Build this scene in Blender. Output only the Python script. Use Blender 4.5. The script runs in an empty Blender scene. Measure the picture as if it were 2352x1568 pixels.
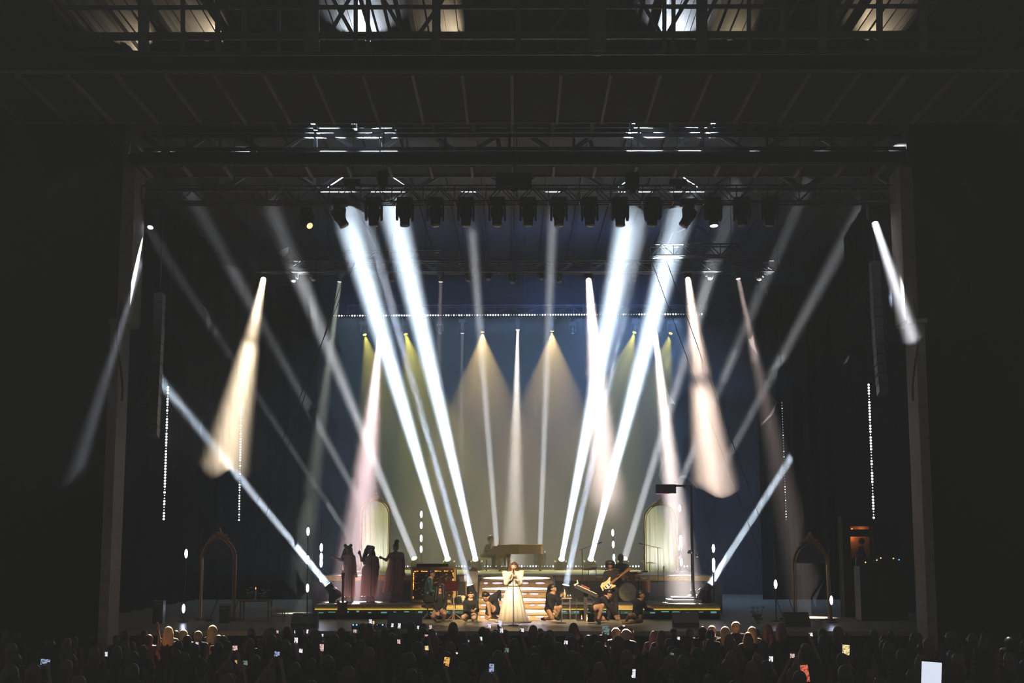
import bpy, math, random
import numpy as np
from mathutils import Vector, Matrix, Euler
random.seed(7); np.random.seed(7)
S = bpy.context.scene
C = S.collection
V = Vector
PI = math.pi

# ------------------------------------------------------------------ camera, world, exposure
F = 3200.0                                   # focal length in pixels of the 2352x1568 frame
EYE = V((0, 0, 2.3))                         # z = 0 is the stage floor, +Y runs upstage
PITCH = math.atan((1240 - 784) / F)
YAW = math.atan(12 / F)
RC = Matrix.Rotation(YAW, 3, 'Z') @ Matrix.Rotation(PI / 2 + PITCH, 3, 'X')
cd = bpy.data.cameras.new('camera')
cam = bpy.data.objects.new('camera', cd)
C.objects.link(cam)
cd.lens = 36 * F / 2352
cd.sensor_width = 36
cd.clip_start = 0.1
cd.clip_end = 300
cam.matrix_world = Matrix.Translation(EYE) @ RC.to_4x4()
S.camera = cam

vs = S.view_settings
vs.view_transform = 'Standard'
vs.look = 'None'
vs.gamma = 1
vs.use_curve_mapping = False
vs.exposure = 0.0

WORLD = 0.118
w = bpy.data.worlds.new('night')
S.world = w
w.use_nodes = True
bg = w.node_tree.nodes['Background']
bg.inputs[0].default_value = (1.0, 0.99, 0.95, 1)
bg.inputs[1].default_value = WORLD

cy = S.cycles
cy.max_bounces = 3
cy.diffuse_bounces = 1
cy.glossy_bounces = 1
cy.transmission_bounces = 2
cy.transparent_max_bounces = 8
cy.volume_bounces = 0
cy.use_light_tree = True
cy.adaptive_threshold = 0.02
cy.sample_clamp_indirect = 4.0


def P(px, py, Y):
    """the point at depth Y seen at a pixel"""
    d = RC @ V(((px - 1176) / F, (784 - py) / F, -1))
    return EYE + d * (Y / d.y)


def PZ(px, py, z):
    """the point at height z seen at a pixel"""
    d = RC @ V(((px - 1176) / F, (784 - py) / F, -1))
    return EYE + d * ((z - EYE.z) / d.z)


# ------------------------------------------------------------------ materials
def _nt(name):
    m = bpy.data.materials.new(name)
    m.use_nodes = True
    return m, m.node_tree, m.node_tree.nodes['Principled BSDF']


def mat(name, col, rough=.6, metal=0., var=.25, scale=6., bump=0., spec=.5):
    m, nt, b = _nt(name)
    tc = nt.nodes.new('ShaderNodeTexCoord')
    nz = nt.nodes.new('ShaderNodeTexNoise')
    nz.inputs['Scale'].default_value = scale
    nz.inputs['Detail'].default_value = 4
    nt.links.new(tc.outputs['Object'], nz.inputs['Vector'])
    rp = nt.nodes.new('ShaderNodeValToRGB')
    rp.color_ramp.elements[0].position = .3
    rp.color_ramp.elements[1].position = .7
    rp.color_ramp.elements[0].color = (*[c * (1 - var) for c in col], 1)
    rp.color_ramp.elements[1].color = (*[min(1, c * (1 + var)) for c in col], 1)
    nt.links.new(nz.outputs['Fac'], rp.inputs[0])
    nt.links.new(rp.outputs[0], b.inputs['Base Color'])
    b.inputs['Roughness'].default_value = rough
    b.inputs['Metallic'].default_value = metal
    b.inputs['Specular IOR Level'].default_value = spec
    if bump:
        bp = nt.nodes.new('ShaderNodeBump')
        bp.inputs['Strength'].default_value = bump
        nt.links.new(nz.outputs['Fac'], bp.inputs['Height'])
        nt.links.new(bp.outputs[0], b.inputs['Normal'])
    return m


def emit(name, col, strength, sampled=False):
    m, nt, b = _nt(name)
    b.inputs['Base Color'].default_value = (.02, .02, .02, 1)
    b.inputs['Emission Color'].default_value = (*col, 1)
    b.inputs['Emission Strength'].default_value = strength
    m.cycles.emission_sampling = 'AUTO' if sampled else 'NONE'
    return m


def haze_mat(name, density, col=(1, 1, 1), g=0.0):
    m = bpy.data.materials.new(name)
    m.use_nodes = True
    nt = m.node_tree
    nt.nodes.remove(nt.nodes['Principled BSDF'])
    n = nt.nodes.new('ShaderNodeVolumeScatter')
    n.inputs['Density'].default_value = density
    n.inputs['Color'].default_value = (*col, 1)
    n.inputs['Anisotropy'].default_value = g
    nt.links.new(n.outputs[0], nt.nodes['Material Output'].inputs['Volume'])
    return m


M = {}
M['black'] = mat('black_metal', (.018, .018, .02), .5, .0)
M['truss'] = mat('truss_metal', (.10, .10, .105), .4, .7)
M['fixture'] = mat('fixture_black', (.02, .02, .022), .55)
M['steel'] = mat('dark_steel', (.045, .045, .05), .5, .3)
M['glow_lit_steel'] = mat('glow_lit_steel', (.38, .38, .40), .5, .1)  # lighter copy of the steel, standing in for stage glow on the far girder
M['roof'] = mat('roof_deck', (.035, .035, .037), .7)
M['soffit'] = mat('soffit_black', (.012, .012, .012), .85, spec=.1)
M['rib'] = mat('rib_brown', (.22, .19, .14), .7)
M['stone'] = mat('pillar_plaster', (.26, .23, .19), .8, bump=.1)
M['floor'] = mat('stage_floor', (.36, .33, .25), .28, 0, .2, 1.5)
M['deck'] = mat('deck_top', (.17, .16, .14), .45)
M['gold'] = mat('gold_trim', (.78, .54, .20), .5, 0, .3, 14)
M['gold_step'] = mat('gold_step', (.46, .33, .17), .5, .1, .25, 10)
M['teal'] = mat('teal_panel', (.03, .07, .075), .35, .2, .5, 5)
M['dark_panel'] = mat('dark_panel', (.035, .042, .05), .5)
M['cloth_black'] = mat('black_cloth', (.012, .012, .014), .85)
M['crowd_cloth'] = mat('crowd_dark_cloth', (.006, .006, .007), .9, spec=.1)
M['drape'] = mat('black_drape', (.004, .004, .005), .9, spec=0)
M['backdrop'] = mat('blue_black_backdrop', (.02, .03, .042), .9, 0, .25, .6)
M['skin_a'] = mat('skin_light', (.62, .40, .28), .5, 0, .08)
M['skin_b'] = mat('skin_tan', (.46, .27, .17), .5, 0, .08)
M['skin_c'] = mat('skin_brown', (.22, .12, .075), .5, 0, .08)
M['gown'] = mat('cream_gown', (.80, .70, .55), .75, 0, .10, 22)
M['gown_pink'] = mat('pink_gown', (.62, .42, .38), .8, 0, .12, 18)
def add_translucent(m, fac):
    nt = m.node_tree; b = nt.nodes['Principled BSDF']
    tr = nt.nodes.new('ShaderNodeBsdfTranslucent'); mx = nt.nodes.new('ShaderNodeMixShader')
    nt.links.new(b.inputs['Base Color'].links[0].from_socket, tr.inputs[0])
    nt.links.new(b.outputs[0], mx.inputs[1]); nt.links.new(tr.outputs[0], mx.inputs[2]); mx.inputs[0].default_value = fac
    nt.links.new(mx.outputs[0], nt.nodes['Material Output'].inputs[0])


add_translucent(M['gown_pink'], .5)
M['hair_brown'] = mat('brown_hair', (.10, .045, .03), .45, 0, .3, 30)
M['hair_black'] = mat('black_hair', (.012, .010, .010), .4, 0, .3, 30)
M['hair_fair'] = mat('fair_hair', (.42, .30, .17), .5, 0, .3, 30)
M['lip'] = mat('lip_red', (.30, .05, .05), .5)
M['eye'] = mat('eye_dark', (.02, .015, .012), .2)
M['wood'] = mat('walnut', (.27, .13, .05), .35, 0, .3, 4)
M['ivory'] = mat('ivory', (.8, .78, .7), .4, 0, .05)
M['red_wood'] = mat('red_wood', (.22, .05, .03), .4)
M['dark_red'] = mat('dark_red_leather', (.035, .008, .008), .8, spec=.05)
M['cream_wood'] = mat('cream_lacquer', (.72, .58, .28), .35, 0, .1)
M['white'] = mat('white_paint', (.8, .78, .74), .5, 0, .06)
M['tan'] = mat('tan_grille', (.36, .28, .19), .8, 0, .3, 60)
M['brass'] = mat('brass', (.75, .55, .2), .3, .8, .15)
M['chrome'] = mat('chrome', (.5, .5, .52), .2, .9, .1)
M['curtain'] = None
M['leaf'] = mat('leaf_green', (.07, .13, .03), .6)
M['petal'] = mat('petal_cream', (.75, .7, .45), .6)
M['glass'] = mat('dark_glass', (.03, .035, .05), .08, 0, .1)
M['led'] = emit('led_white', (.85, .93, 1.0), 6)
M['led_dim'] = emit('led_dim', (.75, .85, 1.0), 2.2)
M['led_off'] = emit('led_off', (.5, .6, .7), .12)
M['tube_on'] = emit('tube_on', (.72, .76, 1.0), 26)
M['step_on'] = emit('step_on', (.93, .86, 1.0), 7.0, True)
M['step_dim'] = emit('step_dim', (.80, .62, 1.0), 2.2)
M['warm_led'] = emit('amber_strip', (1.0, .68, .08), 1.0)
M['rope'] = emit('rope_amber', (1.0, .42, .06), 2.4)
M['blue_dot'] = emit('blue_dot', (.1, .35, 1.0), 5)
M['amber_dot'] = emit('amber_dot', (1.0, .6, .15), 4)
M['flame'] = emit('flame', (1.0, .45, .08), 3.0)
M['lens_off'] = mat('lens_glass', (.25, .27, .3), .1, 0, .1)
M['tape'] = mat('cream_vinyl', (.62, .60, .45), .6)


# ------------------------------------------------------------------ object helpers
def link(o, parent=None):
    C.objects.link(o)
    if parent is not None:
        o.parent = parent
    return o


def tag(o, label=None, cat=None, group=None, kind=None):
    if label: o['label'] = label
    if cat: o['category'] = cat
    if group: o['group'] = group
    if kind: o['kind'] = kind
    return o


def thing(name, loc, label, cat, group=None, rot=(0, 0, 0)):
    o = bpy.data.objects.new(name, None)
    o.empty_display_size = .2
    o.location = loc
    o.rotation_euler = rot
    link(o)
    return tag(o, label, cat, group)


class MB:
    """collects simple solids into one mesh"""
    def __init__(s):
        s.v = []; s.f = []

    def add(s, v, f):
        n = len(s.v)
        s.v += [tuple(p) for p in v]
        s.f += [tuple(i + n for i in q) for q in f]
        return s

    def box(s, lo, hi, R=None, o=None):
        x = list(zip(lo, hi))
        v = [V((a, b, c)) for a in x[0] for b in x[1] for c in x[2]]
        if R is not None: v = [R @ p for p in v]
        if o is not None: v = [p + V(o) for p in v]
        return s.add(v, [(0, 1, 3, 2), (4, 6, 7, 5), (0, 4, 5, 1), (2, 3, 7, 6), (0, 2, 6, 4), (1, 5, 7, 3)])

    def tube(s, a, b, r, n=8, r2=None, cap=True):
        a = V(a); b = V(b); r2 = r if r2 is None else r2
        d = (b - a)
        q = d.to_track_quat('Z', 'Y') if d.length > 1e-6 else Euler((0, 0, 0)).to_quaternion()
        v = []
        for c, rr in ((a, r), (b, r2)):
            for i in range(n):
                t = 2 * PI * i / n
                v.append(c + q @ V((rr * math.cos(t), rr * math.sin(t), 0)))
        f = [(i, (i + 1) % n, n + (i + 1) % n, n + i) for i in range(n)]
        if cap: f += [tuple(range(n))[::-1], tuple(range(n, 2 * n))]
        return s.add(v, f)

    def path(s, pts, r, n=6):
        for a, b in zip(pts[:-1], pts[1:]): s.tube(a, b, r, n)
        return s

    def lathe(s, prof, n=16, o=(0, 0, 0), R=None, caps=True):
        """profile of (radius, z)"""
        v = []
        for r, z in prof:
            for i in range(n):
                t = 2 * PI * i / n
                p = V((r * math.cos(t), r * math.sin(t), z))
                v.append((R @ p if R is not None else p) + V(o))
        f = []
        for k in range(len(prof) - 1):
            for i in range(n):
                j = (i + 1) % n
                f.append((k * n + i, k * n + j, (k + 1) * n + j, (k + 1) * n + i))
        if caps: f += [tuple(range(n))[::-1], tuple(range((len(prof) - 1) * n, len(prof) * n))]
        return s.add(v, f)

    def prism(s, poly, z0, z1, R=None, o=(0, 0, 0)):
        n = len(poly)
        v = [V((x, y, z0)) for x, y in poly] + [V((x, y, z1)) for x, y in poly]
        v = [(R @ p if R is not None else p) + V(o) for p in v]
        f = [(i, (i + 1) % n, n + (i + 1) % n, n + i) for i in range(n)]
        return s.add(v, f + [tuple(range(n))[::-1], tuple(range(n, 2 * n))])

    def ball(s, c, r, n=10, m=6, sc=(1, 1, 1), R=None):
        v = []
        for k in range(1, m):
            a = PI * k / m
            for i in range(n):
                t = 2 * PI * i / n
                p = V((r * sc[0] * math.sin(a) * math.cos(t), r * sc[1] * math.sin(a) * math.sin(t), r * sc[2] * math.cos(a)))
                v.append((R @ p if R is not None else p) + V(c))
        top = V((0, 0, r * sc[2])); bot = -top
        if R is not None: top = R @ top; bot = R @ bot
        v += [top + V(c), bot + V(c)]
        f = []
        for k in range(m - 2):
            for i in range(n):
                j = (i + 1) % n
                f.append((k * n + i, (k + 1) * n + i, (k + 1) * n + j, k * n + j))
        T = (m - 1) * n
        for i in range(n):
            j = (i + 1) % n
            f.append((T, i, j)); f.append((T + 1, (m - 2) * n + j, (m - 2) * n + i))
        return s.add(v, f)

    def mesh(s, name, m=None, smooth=False):
        me = bpy.data.meshes.new(name)
        me.from_pydata(s.v, [], s.f)
        if m is not None: me.materials.append(M[m] if isinstance(m, str) else m)
        if smooth: me.shade_smooth()
        me.update()
        return me

    def build(s, name, m, parent=None, smooth=False, loc=None):
        o = bpy.data.objects.new(name, s.mesh(name, m, smooth))
        if loc is not None: o.location = loc
        return link(o, parent)


_unit = {}


def bar(a, b, r, name, m, parent=None, n=6):
    """a round bar as an object that shares one unit mesh per material"""
    key = (m, n)
    if key not in _unit:
        _unit[key] = MB().tube((0, 0, 0), (0, 0, 1), 1, n).mesh('bar', m)
    o = bpy.data.objects.new(name, _unit[key])
    a = V(a); b = V(b); d = b - a
    o.matrix_local = Matrix.Translation(a) @ d.to_track_quat('Z', 'Y').to_matrix().to_4x4() @ Matrix.Diagonal((r, r, d.length, 1))
    return link(o, parent)


def inst(me, name, loc, parent=None, rot=(0, 0, 0), sc=(1, 1, 1)):
    o = bpy.data.objects.new(name, me)
    o.location = loc; o.rotation_euler = rot; o.scale = sc
    return link(o, parent)


# ------------------------------------------------------------------ figures: smooth union of tapered limbs -> one surface
def cap(a, b, ra, rb=None, t=0, k=.035):
    return (np.array(a, float), np.array(b, float), ra, ra if rb is None else rb, t, k)


def sdf_mesh(prims, vox, inflate=0.0):
    """surface nets over the smooth union of tapered capsules; returns verts, quads, tag per vertex"""
    lo = np.min([np.minimum(p[0], p[1]) - max(p[2], p[3]) for p in prims], 0) - inflate - 3 * vox
    hi = np.max([np.maximum(p[0], p[1]) + max(p[2], p[3]) for p in prims], 0) + inflate + 3 * vox
    n = np.ceil((hi - lo) / vox).astype(int) + 1
    D = np.full(n, .3, np.float32)
    T = np.zeros(n, np.int8); TD = np.full(n, 9., np.float32)
    ax = [lo[i] + vox * np.arange(n[i]) for i in range(3)]
    for a, b, ra, rb, tg, k in prims:
        m = max(ra, rb) + inflate + k + 3 * vox
        i0 = np.maximum(((np.minimum(a, b) - m - lo) / vox).astype(int), 0)
        i1 = np.minimum(((np.maximum(a, b) + m - lo) / vox).astype(int) + 2, n)
        sl = tuple(slice(i0[i], i1[i]) for i in range(3))
        X, Y, Z = np.meshgrid(*[ax[i][sl[i]] for i in range(3)], indexing='ij')
        p = np.stack([X, Y, Z], -1) - a
        ab = b - a
        L = float(ab @ ab) + 1e-12
        t = np.clip((p @ ab) / L, 0, 1)
        d = np.sqrt(((p - t[..., None] * ab) ** 2).sum(-1)) - (ra + (rb - ra) * t) - inflate
        o = D[sl]
        h = np.maximum(k - np.abs(o - d), 0) / k
        D[sl] = np.minimum(o, d) - h * h * k * .25
        better = d < TD[sl]
        TD[sl] = np.where(better, d, TD[sl]); T[sl] = np.where(better, tg, T[sl])
    ins = D < 0
    c = [D[i:n[0] - 1 + i, j:n[1] - 1 + j, l:n[2] - 1 + l] for i in (0, 1) for j in (0, 1) for l in (0, 1)]
    s = sum((q < 0).astype(np.int8) for q in c)
    act = (s > 0) & (s < 8)
    idx = np.full(act.shape, -1, np.int64)
    ijk = np.argwhere(act)
    idx[act] = np.arange(len(ijk))
    cv = np.stack([q[act] for q in c], 1)
    off = np.array([(i, j, l) for i in (0, 1) for j in (0, 1) for l in (0, 1)], float)
    acc = np.zeros((len(ijk), 3)); cnt = np.zeros(len(ijk))
    for p in range(8):
        for q in range(p + 1, 8):
            if abs(off[p] - off[q]).sum() != 1: continue
            va, vb = cv[:, p], cv[:, q]
            cr = (va < 0) != (vb < 0)
            t = np.where(cr, va / np.where(cr, va - vb, 1), 0)
            acc += np.where(cr[:, None], off[p] + t[:, None] * (off[q] - off[p]), 0)
            cnt += cr
    vert = lo + vox * (ijk + acc / cnt[:, None])
    faces = []
    for axi in range(3):
        a1, a2 = (axi + 1) % 3, (axi + 2) % 3
        A = ins[tuple(slice(0, -1) if i == axi else slice(None) for i in range(3))]
        B = ins[tuple(slice(1, None) if i == axi else slice(None) for i in range(3))]
        e = np.argwhere(A != B)
        e = e[(e[:, a1] > 0) & (e[:, a2] > 0) & (e[:, a1] < n[a1] - 1) & (e[:, a2] < n[a2] - 1)]
        flip = A[tuple(e.T)]
        q = []
        for d1, d2 in ((-1, -1), (0, -1), (0, 0), (-1, 0)):
            g = e.copy(); g[:, a1] += d1; g[:, a2] += d2
            q.append(idx[tuple(g.T)])
        q = np.stack(q, 1)
        q[~flip] = q[~flip][:, ::-1]
        faces.append(q)
    faces = np.concatenate(faces)
    faces = faces[(faces >= 0).all(1)]
    tg = T[tuple(np.clip(ijk, 0, n - 1).T)]
    return vert, faces, tg


def sdf_obj(name, prims, mats, vox, parent=None, base=V((0, 0, 0)), inflate=0.0):
    v, f, tg = sdf_mesh(prims, vox, inflate)
    me = bpy.data.meshes.new(name)
    me.from_pydata((v - np.array(base)).tolist(), [], f.tolist())
    for m in mats: me.materials.append(M[m])
    if len(mats) > 1:
        me.polygons.foreach_set('material_index', tg[f[:, 0]].astype(np.int32))
    me.shade_smooth()
    me.update()
    if name is None: return me
    o = bpy.data.objects.new(name, me)
    return link(o, parent)


def hand_prims(wr, d, n, t=0, curl=.35, s=1.0):
    """palm with four fingers of different lengths and a thumb; d = pointing direction, n = palm normal"""
    d = V(d).normalized(); n = V(n); n = (n - d * n.dot(d)).normalized(); x = d.cross(n)
    wr = V(wr); out = []
    k0 = wr + d * .085 * s
    for i, (o, l) in enumerate(((-.030, .065), (-.010, .078), (.010, .072), (.029, .055))):
        root = k0 + x * o * s
        out.append(cap(wr + x * o * .45 * s + d * .01, root, .019 * s, .014 * s, t, .02))
        mid = root + (d * math.cos(curl) + n * math.sin(curl)) * l * .55 * s
        tip = mid + (d * math.cos(curl * 2.2) + n * math.sin(curl * 2.2)) * l * .5 * s
        out.append(cap(root, mid, .0105 * s, .0095 * s, t, .006))
        out.append(cap(mid, tip, .0095 * s, .008 * s, t, .006))
    th = wr + d * .03 * s - x * .028 * s
    th2 = th + (d * .6 - x * .65 + n * .35).normalized() * .042 * s
    out.append(cap(th, th2, .014 * s, .011 * s, t, .012))
    out.append(cap(th2, th2 + (d * .85 - x * .1 + n * .4).normalized() * .035 * s, .011 * s, .009 * s, t, .006))
    return out


def head_prims(c, f, u, t=0):
    c = V(c); f = V(f).normalized(); u = V(u); u = (u - f * u.dot(f)).normalized(); x = f.cross(u)
    o = [cap(c + u * .018 - f * .022, c + u * .02 + f * .012, .088, .082, t),
         cap(c + f * .030 - u * .015, c + f * .048 - u * .085, .062, .038, t, .03),
         cap(c + f * .088 + u * .004, c + f * .103 - u * .032, .012, .015, t, .015)]
    for s in (-1, 1):
        o.append(cap(c + x * s * .085 - f * .005 + u * .012, c + x * s * .085 - f * .005 - u * .022, .014, .012, t, .01))
        o.append(cap(c + x * s * .033 + f * .076 - u * .02, c + x * s * .04 + f * .068 - u * .025, .016, .014, t, .02))
    return o


def face_parts(root, c, f, u, mouth_open=.0):
    c = V(c); f = V(f).normalized(); u = V(u); u = (u - f * u.dot(f)).normalized(); x = f.cross(u)
    R = Matrix((x, f, u)).transposed()
    c = c - root.location
    for s in (-1, 1):
        MB().ball(c + x * s * .034 + f * .084 + u * .008, .013, 8, 5, (1.2, .6, .7), R).build('eye', 'eye', root, True)
        MB().ball(c + x * s * .034 + f * .088 + u * .030, .02, 8, 5, (1.2, .5, .3), R).build('eyebrow', 'hair_black', root, True)
    MB().ball(c + f * .084 - u * .062, .022, 8, 5, (1.15, .6, .45 + mouth_open), R).build('mouth', 'lip', root, True)


def human(J, face, t_skin=0, bulk=1.0, hand_dirs=None, up=(0, 0, 1)):
    """tapered limbs between joint positions; J keys: head neck shL shR elL elR haL haR hipL hipR knL knR anL anR toL toR"""
    g = lambda k: V(J[k])
    b = bulk
    pr = head_prims(g('head'), face, up)
    hd = g('head'); nk = g('neck')
    f = V(face).normalized()
    pr.append(cap(hd - V(up) * .07 - f * .012, nk, .05, .056))
    chest = (g('shL') + g('shR')) / 2
    hip = (g('hipL') + g('hipR')) / 2
    sp = chest - hip
    a = {'torso': [], 'arm': [], 'leg': []}
    ins = lambda k, o: g(k) + (o - g(k)) * .22
    a['torso'] += [cap(ins('shL', chest), ins('shR', chest), .068 * b, None, 0, .06),
                   cap(nk, chest - sp * .04, .058, .08 * b, 0, .06),
                   cap(chest - sp * .12 + (g('shL') - chest) * .5, chest - sp * .34 + (g('shL') - chest) * .4, .088 * b, .08 * b, 0, .06),
                   cap(chest - sp * .12 + (g('shR') - chest) * .5, chest - sp * .34 + (g('shR') - chest) * .4, .088 * b, .08 * b, 0, .06),
                   cap(chest - sp * .2, hip + sp * .3, .10 * b, .095 * b, 0, .06),
                   cap(hip + sp * .34 + (g('hipL') - hip) * .4, g('hipL') + sp * .02, .085 * b, .10 * b, 0, .06),
                   cap(hip + sp * .34 + (g('hipR') - hip) * .4, g('hipR') + sp * .02, .085 * b, .10 * b, 0, .06)]
    for s in 'LR':
        a['arm'] += [cap(g('sh' + s), g('el' + s), .05 * b, .04 * b, 0, .03), cap(g('el' + s), g('ha' + s), .041 * b, .027 * b, 0, .02)]
        d = (g('ha' + s) - g('el' + s)).normalized()
        hdn = (hand_dirs or {}).get(s)
        dd, nn, cu = hdn if hdn else (d, V((.3, -1, -.2)), .35)
        a['arm'] += hand_prims(g('ha' + s), dd, nn, 0, cu)
        a['leg'] += [cap(g('hip' + s), g('kn' + s), .088 * b, .058 * b, 0, .04), cap(g('kn' + s), g('kn' + s) * .72 + g('an' + s) * .28, .057 * b, .056 * b, 0, .03),
                     cap(g('kn' + s) * .72 + g('an' + s) * .28, g('an' + s), .056 * b, .036, 0, .03),
                     cap(g('an' + s), g('to' + s), .036, .026, 0, .02),
                     cap(g('an' + s) - (g('to' + s) - g('an' + s)) * .22, g('an' + s), .03, .034, 0, .02)]
    return pr, a


def lengthen(J):
    return {k: V(v) for k, v in J.items()}


# ------------------------------------------------------------------ the place
ZC = 14.3          # roof deck
def struct(o):
    o['kind'] = 'structure'
    return o


st_floor = struct(MB().box((-16, 36.3, -.12), (16, 61.5, 0)).build('floor', 'floor'))
struct(MB().box((-16, 36.42, -1.5), (16, 36.6, -.12)).build('trim_1', 'soffit'))
struct(MB().box((-40, -12, -1.7), (40, 61.5, -1.5)).build('floor_pit', 'soffit'))
wb = MB()
NB = 120
for i in range(NB + 1):                         # backdrop cloth hung in soft folds
    x = -32 + 64 * i / NB
    y = 60.6 + .18 * math.sin(x * 2.3) + .1 * math.sin(x * 5.1 + 1)
    wb.v += [(x, y, -1.4), (x, y, ZC)]
wb.f = [(2 * i, 2 * i + 1, 2 * i + 3, 2 * i + 2) for i in range(NB)]
struct(wb.build('wall_back', 'backdrop', None, True))
for nm, s in (('wall_left', -1), ('wall_right', 1)):
    w_ = MB()
    n = 60
    for i in range(n + 1):
        y = 36.6 + 23.6 * i / n
        x = s * (12.6 + .16 * math.sin(y * 4.1))
        w_.v += [(x, y, 0), (x, y, ZC)]
    w_.f = [(2 * i, 2 * i + 1, 2 * i + 3, 2 * i + 2) for i in range(n)]
    struct(w_.build(nm, 'drape', None, True))
ceil = struct(MB().box((-32, 27, ZC), (32, 61.5, ZC + .2)).build('ceiling', 'roof'))
rb = MB().box((-.06, 27.2, ZC - .16), (.06, 60, ZC)).mesh('purlin', 'steel')
for k in range(-18, 19):
    inst(rb, 'purlin', (1.15 * k - .12, 0, 0), ceil)
co = MB()                                        # corrugation of the roof deck as shallow strips
for k in range(110):
    x = -15 + .275 * k
    co.box((x, 27.3, ZC - .05), (x + .12, 36.5, ZC - .001))
c_ = co.build('corrugation', 'roof', ceil)
c_['kind'] = 'stuff'

# proscenium pillars, built in two lengths with a ledge
for k, s in ((2, -1), (3, 1)):
    p = struct(MB().box((s * 10.25, 35.2, 7.85), (s * 9.92, 36.2, 11.9)).build('trim_%d' % k, 'stone'))
    MB().box((s * 10.42, 35.25, -1.5), (s * 10.18, 36.2, 7.85)).build('lower_shaft', 'stone', p)
    MB().box((s * 10.46, 35.15, 7.78), (s * 9.95, 36.2, 7.9)).build('ledge', 'stone', p)
    MB().path([V((s * (10.12 + .1 * math.sin(t * 5)), 35.17, 8.4 - 2.6 * t)) for t in np.linspace(0, 1, 12)], .03).build('cable', 'black', p)
    MB().box((s * 30, 35.9, -1.5), (s * 10.42, 36.2, ZC)).build('wing_wall', 'soffit', p)

# dropped soffits with ribs
def soffit(n, y0, y1, z0, z1, x0, x1):
    o = struct(MB().box((x0, y0, z0), (x1, y1, z1)).build('trim_%d' % n, 'soffit'))
    me = MB().box((-.035, y0 + .05, z0 - .10), (.035, y1 - .02, z0)).mesh('rib', 'rib')
    k = math.ceil((x0 + .3) / 1.145)
    while k * 1.145 - .12 < x1 - .2:
        inst(me, 'rib', (k * 1.145 - .12, 0, 0), o); k += 1
    MB().box((x0, y1 - .03, z0 - .05), (x1, y1 + .03, z0 + .02)).build('edge_angle', 'rib', o)
    MB().box((x0, y0 - .03, z0 - .05), (x1, y0 + .03, z0 + .02)).build('edge_angle', 'rib', o)
    return o


soffit(4, 30.9, 34.8, 13.0, 13.5, -13, 13)
soffit(5, 37.4, 38.7, 12.6, 12.88, -11.5, 11.5)


# near roof girder (depth 28 m) and far cross-braced girder (depth 40.5 m)
def girder(label, Y, bars, m='steel'):
    g = thing('roof_girder', P(1188, 60, Y), label, 'girder')
    for nm, a, b, r in bars:
        bar(P(*a, Y) - g.location, P(*b, Y) - g.location, r, nm, m, g)
    return g


B = [('bottom_chord', (150, 84), (2250, 80), .09), ('top_chord', (150, 18), (2250, 14), .05),
     ('bottom_flange', (150, 124), (2250, 120), .05)]
for x, r in ((640, .05), (717, .17), (817, .05), (845, .05), (1002, .10), (1190, .06), (1372, .20), (1526, .05), (1547, .05), (1612, .13), (330, .12), (500, .06), (560, .05), (1800, .06), (1890, .1), (2020, .07), (2120, .1), (420, .05), (1720, .05)):
    B.append(('post', (x, -60), (x, 122), r))
for a, b in ((755, 812), (812, 755), (870, 930), (1030, 960), (1330, 1260), (1460, 1520), (1590, 1530), (1655, 1600), (450, 520), (300, 390), (1850, 1780), (1960, 1900)):
    B.append(('brace', (a, -20), (b, 82), .045))
girder('dark steel roof girder with thick posts, hung in front of the lit roof deck', 28.0, B)
B = [('top_chord', (250, 284), (2110, 284), .06), ('bottom_chord', (250, 436), (2110, 436), .07)]
for k in range(8):
    x0, x1 = 290 + 222 * k, 512 + 222 * k
    B += [('brace', (x0, 288), (x1, 436), .085), ('brace', (x1, 288), (x0, 436), .085), ('post', (x1 - 250 + (x1 - 1188) * -.06, 288), (x1 - 235, 436), .07)]
girder('cross-braced steel roof girder behind the narrow ribbed soffit', 40.5, B, 'glow_lit_steel')
cw = thing('catwalk', P(1188, 345, 39.6), 'dark catwalk with a row of long rails above the stage', 'catwalk')
for k, (py, h, x0, x1) in enumerate(((290, .05, 360, 2060), (301, .055, 350, 2060), (313, .05, 340, 2070), (343, .05, 330, 2080), (354, .06, 320, 2080))):
    a = P(x0, py, 39.6); b = P(x1, py, 39.6)
    MB().box((a.x, 39.55, a.z - h), (b.x, 39.65, a.z + h), None, -cw.location).build('rail', 'steel', cw)
for k, px in enumerate(range(430, 2040, 148)):
    bar(P(px, 352, 39.7) - cw.location, P(px, 284, 39.7) - cw.location, .04, 'post', 'steel', cw)

# unseen uplights added on the wide soffit for the lit patches of the roof
UP = [(-9.2, (1, .78, .5), 240, 32.0), (-7.3, (1, .78, .5), 420, 31.6), (-3.75, (.8, .88, 1), 700, 31.4), (-1.55, (1, .78, .5), 300, 31.3), (3.75, (.8, .88, 1), 700, 31.4), (8.6, (1, .78, .5), 360, 31.6), (5.3, (1, .8, .5), 120, 31.6)]
for x, col, e, y in UP:
    up = thing('added_roof_uplight', (x, y + .9, 13.5), 'small unseen box uplight added on the wide soffit under the roof deck', 'uplight', 'added uplights on the wide soffit')
    MB().box((-.1, -.08, 0), (.1, .08, .16)).build('housing', 'fixture', up)
    bar((0, 0, .16), (0, -.02, .2), .05, 'lens', 'lens_off', up)
    ld = bpy.data.lights.new('uplight', 'SPOT')
    ld.energy = e * (.9 if col[2] > .9 else .55); ld.color = col; ld.spot_size = math.radians(75); ld.spot_blend = .6; ld.shadow_soft_size = .03
    lo = bpy.data.objects.new('added_uplight_beam', ld)
    lo.location = (0, -.03, .26); lo.rotation_euler = (V((random.uniform(-.4, .4), -1.0, .75))).to_track_quat('-Z', 'Y').to_euler()
    link(lo, up)


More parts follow.
